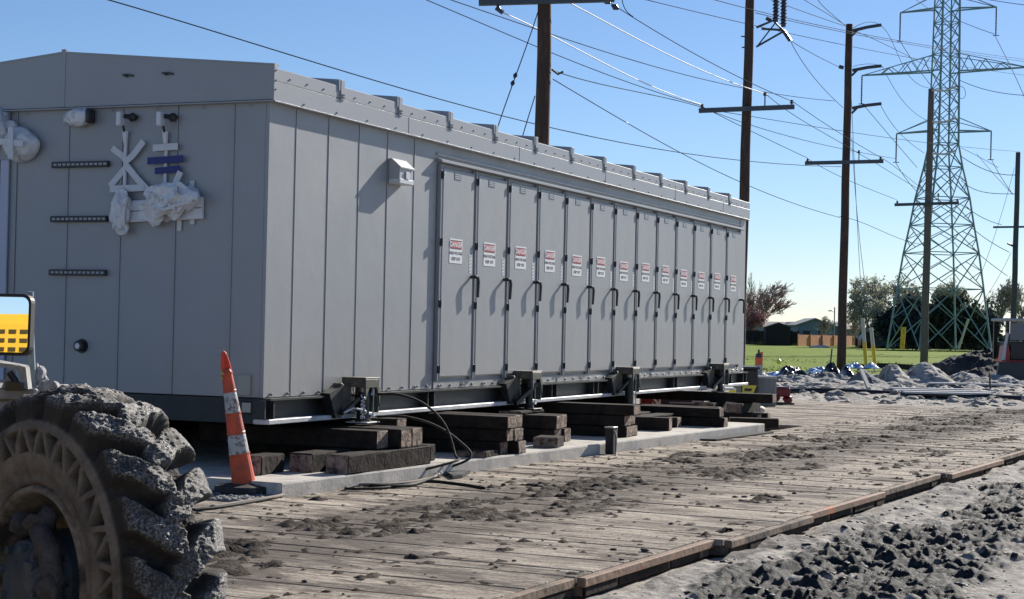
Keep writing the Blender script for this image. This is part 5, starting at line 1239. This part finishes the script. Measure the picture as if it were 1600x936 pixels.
fence('board_fence', 1246, 1336, 523, 545, 188, CED, 'orange cedar board fence across the lawn', 5, 206)
fence('board_fence', 1150, 1247, 516, 543, 192, FD, 'dark almost black board fence left of the cedar one', 9)
fence('board_fence', 1337, 1376, 529, 545, 195, mat('dark_blue_board', (.03, .04, .06), .8), 'low dark blue fence under the willow', 4)
s = MB(); a = D(1222, 545, 188)
s.box(a.x - 1.8, a.x + .9, 188, 190, a.z, a.z + 2.35); s.prism([(a.x - 2, 187.9, a.z + 2.35), (a.x + 1.1, 187.9, a.z + 2.35), (a.x - .4, 187.9, a.z + 2.9)], (0, 2.2, 0))
tag(s.build('garden_shed', FD), 'dark garden shed in front of the black fence', 'shed')
def house(label, x0, x1, ybot, yeave, ypeak, d, wallm, roofm, dep=8, gable=True, win=(), hip=False):
    a = D(x0, ybot, d); b_ = D(x1, ybot, d); ze = D(x0, yeave, d).z - a.z; zp = D(x0, ypeak, d).z - a.z; wd = b_.x - a.x
    root = thing('house', label, 'house', (a.x, d, a.z), 0, 'houses beyond the fences')
    s = MB(); s.box(0, wd, 0, dep, -2, ze); 
    if gable: s.prism([(0, 0, ze), (wd, 0, ze), (wd / 2, 0, zp)], (0, dep, 0))
    s.build('wall', wallm, root)
    s = MB(); o = .3
    if gable:
        for sgn in (0, 1):
            xa, xb = (-o, wd / 2) if sgn == 0 else (wd + o, wd / 2); za, zb_ = ze - .12, zp + .05
            s.prism([(xa, -o, za), (xb, -o, zb_), (xb, -o, zb_ + .18), (xa, -o, za + .18)], (0, dep + 2 * o, 0))
    else:
        s.prism([(-o, -o, ze), (-o, dep + o, ze), (-o, dep / 2, zp)], (wd + 2 * o, 0, 0))
    s.build('roof', roofm, root)
    for (wx0, wx1, wz0, wz1) in win:
        s = MB(); s.box(wd * wx0, wd * wx1, -.06, -.0, wz0, wz1); s.build('window', mat('window_dark', (.04, .05, .06), .15), root)
RB = mat('roof_slate', (.20, .21, .225), .8, 0, .15, 1); RBG = mat('roof_grey', (.20, .19, .19), .8, 0, .15, 1); WB = mat('siding_blue', (.15, .21, .27), .7, 0, .08, 2); WT = mat('siding_teal', (.08, .16, .19), .7); WW = mat('siding_white', (.50, .50, .50), .7); WTan = mat('siding_tan', (.33, .29, .23), .7)
house('slate blue gabled house above the cedar fence', 1246, 1300, 545, 508, 499, 225, WB, RB, 8, win=((.15, .35, 1.2, 2.4), (.6, .8, 1.2, 2.4)))
house('low teal wing right of the blue gabled house', 1297, 1322, 545, 509, 502, 232, WT, RB, 8, False)
house('small white house with a grey roof behind the dark fence', 1236, 1252, 545, 511, 505, 235, WW, RBG, 8)
house('grey roofed house behind the budding tree', 1196, 1238, 545, 511, 502, 240, WW, RBG, 8, False, win=((.4, .55, .9, 1.9),))
house('pale house at the far corner of the enclosure', 1150, 1192, 545, 509, 500, 245, WW, RBG, 8, True, win=((.4, .6, 2, 3),))
house('tan house with a low brown roof behind the rubble pole', 1312, 1350, 545, 514, 508, 238, WTan, mat('roof_brown', (.12, .10, .09), .8), 8, False)
s = MB(); s.box(0, 2.6, 0, 3, 0, 1.3, .2); b_ = D(1345, 545, 182)
k = thing('parked_van', 'dark blue van parked under the willow', 'van', (b_.x, 182, b_.z), 0)
s = MB(); s.prism([(0, 0, .35), (4.2, 0, .35), (4.2, 0, 1.0), (3.4, 0, 1.1), (2.9, 0, 1.75), (.5, 0, 1.8), (.05, 0, 1.1)], (0, 1.8, 0)); s.build('van_body', mat('van_blue', (.04, .055, .09), .3), k)
s = MB(); s.prism([(.6, -.01, 1.15), (2.95, -.01, 1.15), (2.7, -.01, 1.65), (.7, -.01, 1.65)], (0, .02, 0)); s.build('window', mat('window_dark', (.04, .05, .06), .15), k)
for x in (.9, 3.3):
    s = MB(); s.tube([(x, -.03, .34), (x, .2, .34)], .34, 14); s.build('wheel', BLACK, k)
# street lamp
b_ = D(1303, 545, 200); k = thing('street_lamp', 'slender grey street lamp beyond the cedar fence', 'street lamp', (b_.x, 200, b_.z)); zt = D(1303, 480, 200).z - b_.z
s = MB(); s.tube([(0, 0, -.1), (0, 0, zt)], .07, 6); s.build('lamp_post', mat('lamp_steel', (.3, .33, .35), .5, .3), k); s = MB(); s.tube([(0, 0, zt - .6), (-.3, 0, zt - .4), (-.5, 0, zt - .42)], .05, 6); s.box(-.75, -.35, -.1, .1, zt - .5, zt - .38, .03); s.build('lamp_head', mat('lamp_steel', (.3, .33, .35), .5, .3), k)

# ================================================================ RUBBLE, PILES AND SITE CLUTTER
def pile(name, label, x0, x1, d, ytops, m, depth=5., seed=0, amp=.12, zb=GZ - .05, cat='dirt pile', group=None):
    """ridge of loose material: ytops picks crest heights across the picture from x0 to x1"""
    n = 110; nd_ = 44; px = np.linspace(x0, x1, n); yt = np.interp(np.linspace(0, 1, n), np.linspace(0, 1, len(ytops)), ytops)
    cr_ = np.array([D(a, b_, d) for a, b_ in zip(px, yt)]); t = np.linspace(-1, 1, nd_)
    Xg = cr_[:, 0][None, :] * np.ones((nd_, 1)); Yg = d + t[:, None] * depth / 2 * np.ones((1, n)); Yg = Yg + .3 * noise(Xg * .7, Yg * .3, seed)
    prf = np.clip(1 - np.abs(t) ** 1.25, 0, 1)[:, None]
    hgt = (cr_[:, 2] - zb)[None, :]
    ends = np.clip(np.minimum(np.arange(n), n - 1 - np.arange(n)) / 8., 0, 1)[None, :]
    Zg = zb + hgt * prf * ends + amp * fbm(Xg * 1.1, Yg * 1.3, 4, seed + 3) * (prf * ends) ** .5
    mdv = .5 + .5 * fbm(Xg * 1.6, Yg * 1.6, 4, seed + 9)
    o = grid(name, Xg, Yg, Zg, m, attr={'mud': mdv}, smooth=False); tag(o, label, cat, group); return o
def gmat(name, c1, c2, c3, sc=3.):
    return mat(name, c1, .9, 0, .4, sc * 2, .06, sc * 2.5, c2=c2, c2s=sc, c2t=(.46, .62))
RUB = gmat('rubble_grey', (.42, .40, .36), (.13, .122, .112), 0); RUBD = gmat('rubble_blue', (.16, .165, .17), (.07, .075, .08), 0); SOIL = gmat('black_soil', (.018, .017, .017), (.05, .047, .045), 0, 2.)
PGp = 'dirt and gravel piles at the lawn edge'
pile('gravel_pile', 'tallest grey gravel pile with two peaks in front of the grey pole', 1372, 1485, 54, [598, 572, 571, 580, 577, 569, 567, 572, 586, 600], RUB, 6, 1, .14, group=PGp)
pile('gravel_pile', 'smaller bluish gravel heap right of the rubble pole', 1326, 1382, 53, [600, 585, 577, 584, 590, 600], RUBD, 4, 2, .1, group=PGp)
pile('gravel_pile', 'low long grey rubble bank left of the rubble pole', 1206, 1345, 56, [596, 590, 588, 587, 589, 586, 588, 590, 591, 596], RUB, 5, 3, .16, group=PGp)
pile('gravel_pile', 'low grey rubble bank in front of the black soil', 1465, 1620, 53, [600, 590, 580, 586, 588, 584, 588, 592, 590], RUB, 5, 4, .14, group=PGp)
pile('gravel_pile', 'lowest rubble bank behind the black pipe', 1225, 1420, 49.5, [603, 600, 598, 599, 597, 601, 599, 603], RUB, 3.5, 6, .1, group=PGp)
pile('soil_pile', 'big black topsoil heap beside the small excavator', 1458, 1660, 62, [575, 562, 552, 546, 548, 549, 551, 549, 548, 550], SOIL, 7, 5, .2, group=PGp)
# rubble stones
def rubf(rs):
    y = 37 + 27 * rs.rand() ** .8; x = y * (.10 + .24 * rs.rand()); z, _ = ground_h(np.array([x]), np.array([y])); return (x, y, float(z[0]))
clods('rubble', 2600, rubf, 'loose broken rubble and lumps over the rough ground', mat('rubble_mix', (.27, .255, .235), .9, 0, .6, .8), 19, .03, .16)
# silt fence
SILT = mat('silt_black', (.010, .010, .012), .7, 0, .3, 5, .02, 6)
s = MB(); pts = [D(x, y, 70) for x, y in ((1340, 570), (1366, 567), (1400, 568), (1425, 570), (1450, 572), (1500, 572))]
for a, b_ in zip(pts[:-1], pts[1:]): s.prism([a, b_, b_ - Vector((0, 0, .22)), a - Vector((0, 0, .22))], (0, .03, 0))
k = thing('silt_fence', 'low black silt fence sagging along the lawn edge', 'silt fence', (0, 0, 0)); s.build('fabric', SILT, k)
s = MB()
for p_ in pts: s.tube([p_ - Vector((0, 0, .4)), p_ + Vector((0, 0, .08))], .02, 5)
s.build('stakes', mat('stake_wood', (.3, .24, .17), .8), k)
# black plastic heaps & blue tarps
def cloth(name, x0, x1, yt, yb, d, m, label, seed, cat):
    n = 34; a = D(x0, yb, d); b_ = D(x1, yb, d); hgt = D(x0, yt, d).z - a.z
    U_, V_ = np.meshgrid(np.linspace(0, 1, n), np.linspace(0, 1, 16)); Xg = a.x + (b_.x - a.x) * U_ ; Yg = d + (V_ - .5) * 1.6
    e = (1 - np.abs(2 * U_ - 1) ** 3) * (1 - np.abs(2 * V_ - 1) ** 2); Zg = a.z + hgt * e * (.62 + .7 * np.abs(fbm(Xg * 1.6 + seed, Yg * 1.5, 4, seed))) + .03
    o = grid(name, Xg, Yg, Zg - .04, m, smooth=False); md_ = o.modifiers.new('s', 'SOLIDIFY'); md_.thickness = .02; tag(o, label, cat); return o
BT = mat('tarp_blue', (.16, .33, .60), .45, 0, .15, 3)
cloth('blue_tarp', 1200, 1231, 578, 587, 62, BT, 'crumpled blue tarp near the grey bin', 1, 'tarp'); cloth('blue_tarp', 1262, 1292, 573, 581, 64, BT, 'pale blue tarp in the middle beside the black plastic', 2, 'tarp')
cloth('blue_tarp', 1318, 1347, 566, 574, 66, BT, 'bright blue tarp just right of the rubble pole', 3, 'tarp'); cloth('blue_tarp', 1354, 1369, 565, 574, 65, BT, 'small blue tarp scrap between the yellow guards', 4, 'tarp')
BPL = mat('plastic_black', (.008, .008, .009), .35, 0, .2, 4)
cloth('black_plastic', 1215, 1262, 570, 588, 61.5, BPL, 'rumpled black plastic between two blue tarps', 5, 'plastic sheet'); cloth('black_plastic', 1284, 1312, 566, 586, 63, BPL, 'black plastic heap left of the rubble pole foot', 6, 'plastic sheet'); cloth('black_plastic', 1314, 1332, 570, 588, 61, BPL, 'black plastic scrap wrapped at the rubble pole foot', 7, 'plastic sheet'); cloth('black_plastic', 1160, 1200, 575, 588, 60, BPL, 'black plastic behind the cones next to the enclosure', 8, 'plastic sheet')
cloth('black_plastic', 1255, 1290, 581, 590, 60, BPL, 'low black plastic strip below the pale blue tarp', 9, 'plastic sheet')
# pipe
hose('black_pipe', [D(1233, 612, 43.5), D(1290, 611, 43.5), D(1340, 613, 43.4), D(1400, 616, 43), D(1470, 618, 42.8), D(1540, 621, 42.6), D(1610, 624, 42.4), D(1680, 627, 42)], .085, 'long black plastic pipe lying across the rubble', 'pipe', mat('pipe_black', (.01, .01, .011), .4))
# white planks
PLK = mat('plank_white', (.62, .6, .57), .7, 0, .2, 3)
for i, (x0, y0, x1, y1, l) in enumerate(((1420, 611, 1485, 605, 'upper'), (1425, 614, 1530, 610, 'middle'), (1432, 616, 1545, 615, 'lower'), (1485, 603, 1560, 600, 'rear'))):
    a = G(x0, y0, .06); b_ = G(x1, y1, .06); a.y = b_.y = (a.y + b_.y) / 2 + i * .3; s = MB(); s.bar(a, b_, .3, .05); tag(s.build('plank', PLK), l + ' pale plank lying on the rubble beyond the pipe', 'plank', 'pale planks on the rubble')
s = MB(); s.bar(D(1346, 579, 49), D(1358, 608, 47.5), .10, .10); tag(s.build('slanted_post', mat('post_pale', (.38, .37, .35), .7)), 'grey post leaning in the bluish gravel heap', 'post')
s = MB(); s.tube([D(1546, 583, 50), D(1548, 616, 50)], .03, 6); tag(s.build('marker_stake', DARKM), 'thin dark stake standing before the excavator blade', 'stake')
s = MB(); s.tube([D(1300, 545, 68), D(1297, 575, 68)], .03, 6); tag(s.build('marker_stake', DARKM), 'thin dark stake on the lawn left of the rubble pole', 'stake')
s = MB(); s.blob(D(1217, 565, 75), .13, 1, .1, 1); tag(s.build('yellow_ball', mat('ball_yellow', (.75, .7, .1), .5)), 'tiny yellow ball lying on the lawn', 'ball')
s = MB(); s.blob(D(1280, 543, 180), .6, 1, .3, 2, (2.0, 1, .4)); s.blob(D(1288, 544, 180), .5, 2, .3, 2, (1.6, 1, .3)); tag(s.build('white_heap', mat('heap_pale', (.6, .56, .5), .8)), 'pale heap on the lawn before the cedar fence', 'heap')
# delineator
b_ = D(1185, 584, 58); k = thing('traffic_barrel', 'orange and white delineator with a black top at the lawn edge', 'delineator', (b_.x, 58, b_.z)); u1 = 58 / F
s = MB(); s.lathe([(.14, 0), (.14, 14 * u1), (.0, 14 * u1)], 12); s.build('lower_band', BAND, k); s = MB(); s.lathe([(.12, 14 * u1), (.12, 25 * u1), (0, 25 * u1)], 12); s.build('orange_band', mat('barrel_orange', (.7, .12, .03), .5), k); s = MB(); s.lathe([(.11, 25 * u1), (.10, 31 * u1), (.04, 32 * u1), (.03, 38 * u1), (0, 38 * u1)], 10); s.build('top', DARKM, k)
b_ = D(1189, 578, 58.4); s = MB(); s.tube([b_, D(1190, 550, 58.4)], .05, 6); tag(s.build('orange_post', mat('barrel_orange', (.7, .12, .03), .5)), 'thin orange post touching the delineator', 'post')
# black box with yellow sign, grey bin
def boxat(name, x0, x1, yt, yb, d, dep, m, label, cat, parts=None, rot=ROTB - math.pi / 2 + .1, z0=0.):
    a = D(x0, yb, d); b_ = D(x1, yb, d); zt = D(x0, yt, d).z
    k = thing(name, label, cat, (a.x, d, z0), 0); wd = b_.x - a.x; h = zt - z0; s = MB(); s.box(0, wd, 0, dep, 0, h, .02); s.build('body', m, k); return k, wd, h
k, wd, h = boxat('gang_box', 1158, 1184, 577, 622, 33.5, 1.2, mat('box_black', (.012, .013, .016), .5), 'black job box with a yellow warning parallelogram beside the enclosure end', 'job box')
s = MB(); s.box(-.05, wd + .03, -.04, 1.24, h, h + .05, .01); s.build('lid', mat('box_black', (.012, .013, .016), .5), k)
s = MB(); s.prism([(.02, -.012, h - .50), (.22, -.012, h - .50), (.30, -.012, h - .31), (.02, -.012, h - .31)], (0, .008, 0)); s.cur = 1; s.prism([(.06, -.014, h - .43), (.19, -.014, h - .43), (.22, -.014, h - .37), (.06, -.014, h - .37)], (0, .004, 0)); s.build('warning_sign', [mat('sign_yellow', (.55, .50, .06), .5), INK], k)
k, wd, h = boxat('waste_bin', 1183, 1213, 588, 629, 34.0, .8, mat('bin_grey', (.20, .22, .235), .5, .3, .2, 4, .01, 5, stretch=(6, 1, .6)), 'grey metal bin with streaked sides between the black box and the red pump', 'bin')
s = MB(); s.box(-.03, wd + .03, -.03, .0, h - .04, h, .006); s.box(-.03, 0, -.03, .8, h - .04, h, .006); s.box(wd, wd + .03, -.03, .8, h - .04, h, .006); s.build('rim', mat('bin_rim', (.4, .42, .43), .5), k)
k, wd, h = boxat('supply_box', 1117, 1150, 606, 632, 31.0, .5, mat('carton_white', (.5, .49, .46), .7, 0, .2, 6), 'white box with a yellow panel under the far end of the enclosure', 'box')
s = MB(); s.box(wd * .62, wd * .98, -.012, -.004, .08, h - .04); s.build('yellow_panel', mat('panel_yellow', (.75, .66, .03), .5), k)
s = MB(); b_ = D(1177, 628, 30.5); s.blob((b_.x, 30.5, .09), .2, 3, .15, 3, (1.1, .8, .42)); tag(s.build('sandbag', mat('bag_white', (.50, .49, .47), .7, 0, .15, 8), smooth=True), 'plump white sandbag lying on the mat in front of the bin', 'sandbag')
# red pump
b_ = D(1219, 630, 35.2); k = thing('water_pump', 'small dark red engine pump on the mats beside the grey bin', 'pump', (b_.x, 35.2, 0))
RP = mat('pump_red', (.16, .012, .016), .45, 0, .3, 8)
s = MB(); s.box(-.10, .19, -.15, .15, .16, .36, .03); s.build('engine', RP, k); s = MB(); s.box(-.08, .10, -.12, .12, .34, .37, .01); s.build('fuel_cap', mat('pump_grey', (.4, .4, .4), .5), k)
s = MB(); s.blob((-.14, 0, .13), .11, 2, .3, 2); s.blob((.16, 0, .11), .09, 3, .3, 2); s.build('casing', RP, k)
s = MB(); s.tube([(-.22, -.15, .02), (.26, -.15, .02), (.26, .15, .02), (-.22, .15, .02), (-.22, -.15, .02)], .018, 6); s.tube([(-.2, -.1, .03), (-.25, -.15, .18)], .015, 6); s.build('skid_frame', DARKM, k)
# things seen under the enclosure
k, wd, h = boxat('red_crate', 1001, 1030, 612, 640, 30., .3, mat('crate_red', (.30, .02, .03), .5), 'red crate with a white letter S seen under the enclosure', 'crate')
s = MB(); text_geo(s, 'S', .26, Matrix.Translation((wd * .78, -.012, h - .16)) @ Matrix.Rotation(math.pi / 2, 4, 'X'), .002, .008, 0); s.build('lettering', SIGNW, k)
k, wd, h = boxat('tool_chest', 1032, 1100, 613, 642, 30.6, .4, mat('chest_navy', (.022, .018, .035), .4, 0, .3, 5), 'dark purple chest with pale markings seen under the enclosure', 'chest')
s = MB()
for x, y, w_ in ((.70, .22, .22), (.72, .17, .2), (.12, .30, .5), (.2, .12, .45)): s.box(wd * x, wd * x + w_, -.008, -.002, h * .3 + y * .5, h * .3 + y * .5 + .025)
s.build('marking', mat('mark_pale', (.35, .33, .36), .5), k)
# small excavator at the right edge
b_ = D(1555, 606, 55); k = thing('mini_excavator', 'small excavator cut by the right edge with a black blade and a red body', 'excavator', (b_.x, 55, b_.z))
u1 = 55 / F
s = MB(); s.prism([(-.02, 0, .02), (2.4, 0, .02), (2.4, 0, .82), (.12, 0, .82), (.08, 0, .6)], (0, .12, 0)); s.box(.1, 2.4, -.03, .03, .80, .84); s.build('dozer_blade', mat('blade_dark', (.025, .035, .045), .45, 0, .2, 6), k)
s = MB(); s.box(.55, 2.2, .6, 2.2, .8, .98, .05); s.prism([(.34, .45, .85), (.58, .45, .85), (.60, .45, 1.1), (.53, .45, 1.38), (.40, .45, 1.34)], (0, .5, 0)); s.build('body', mat('excavator_red', (.35, .012, .02), .35, 0, .15, 5), k)
s = MB()
for x in (.5, 2.0):
    for y in (.6, 2.0): s.box(x, x + .11, y, y + .11, .9, 2.16)
s.box(.62, 2.12, .56, 2.12, .9, 1.5, .03); s.build('cab_frame', mat('cab_black', (.01, .01, .012), .4), k)
s = MB(); s.box(.44, 2.2, .5, 2.2, 2.16, 2.26, .03); s.build('canopy', mat('canopy_grey', (.34, .34, .34), .5), k)
s = MB(); s.box(.62, 1.9, .58, .60, 1.55, 2.1); s.build('window', mat('cab_glass', (.12, .14, .16), .25), k)
s = MB(); s.tube([(.34, .3, .9), (.38, .3, 1.3), (.46, .3, 1.78)], [.06, .05, .05], 8); s.build('control_lever', mat('lever_pale', (.5, .5, .5), .5), k)
s = MB(); s.box(.3, 2.3, .3, .7, -.02, .38, .12); s.box(.3, 2.3, 1.9, 2.3, -.02, .38, .12); s.build('track', BLACK, k)
bpy.context.view_layer.update()
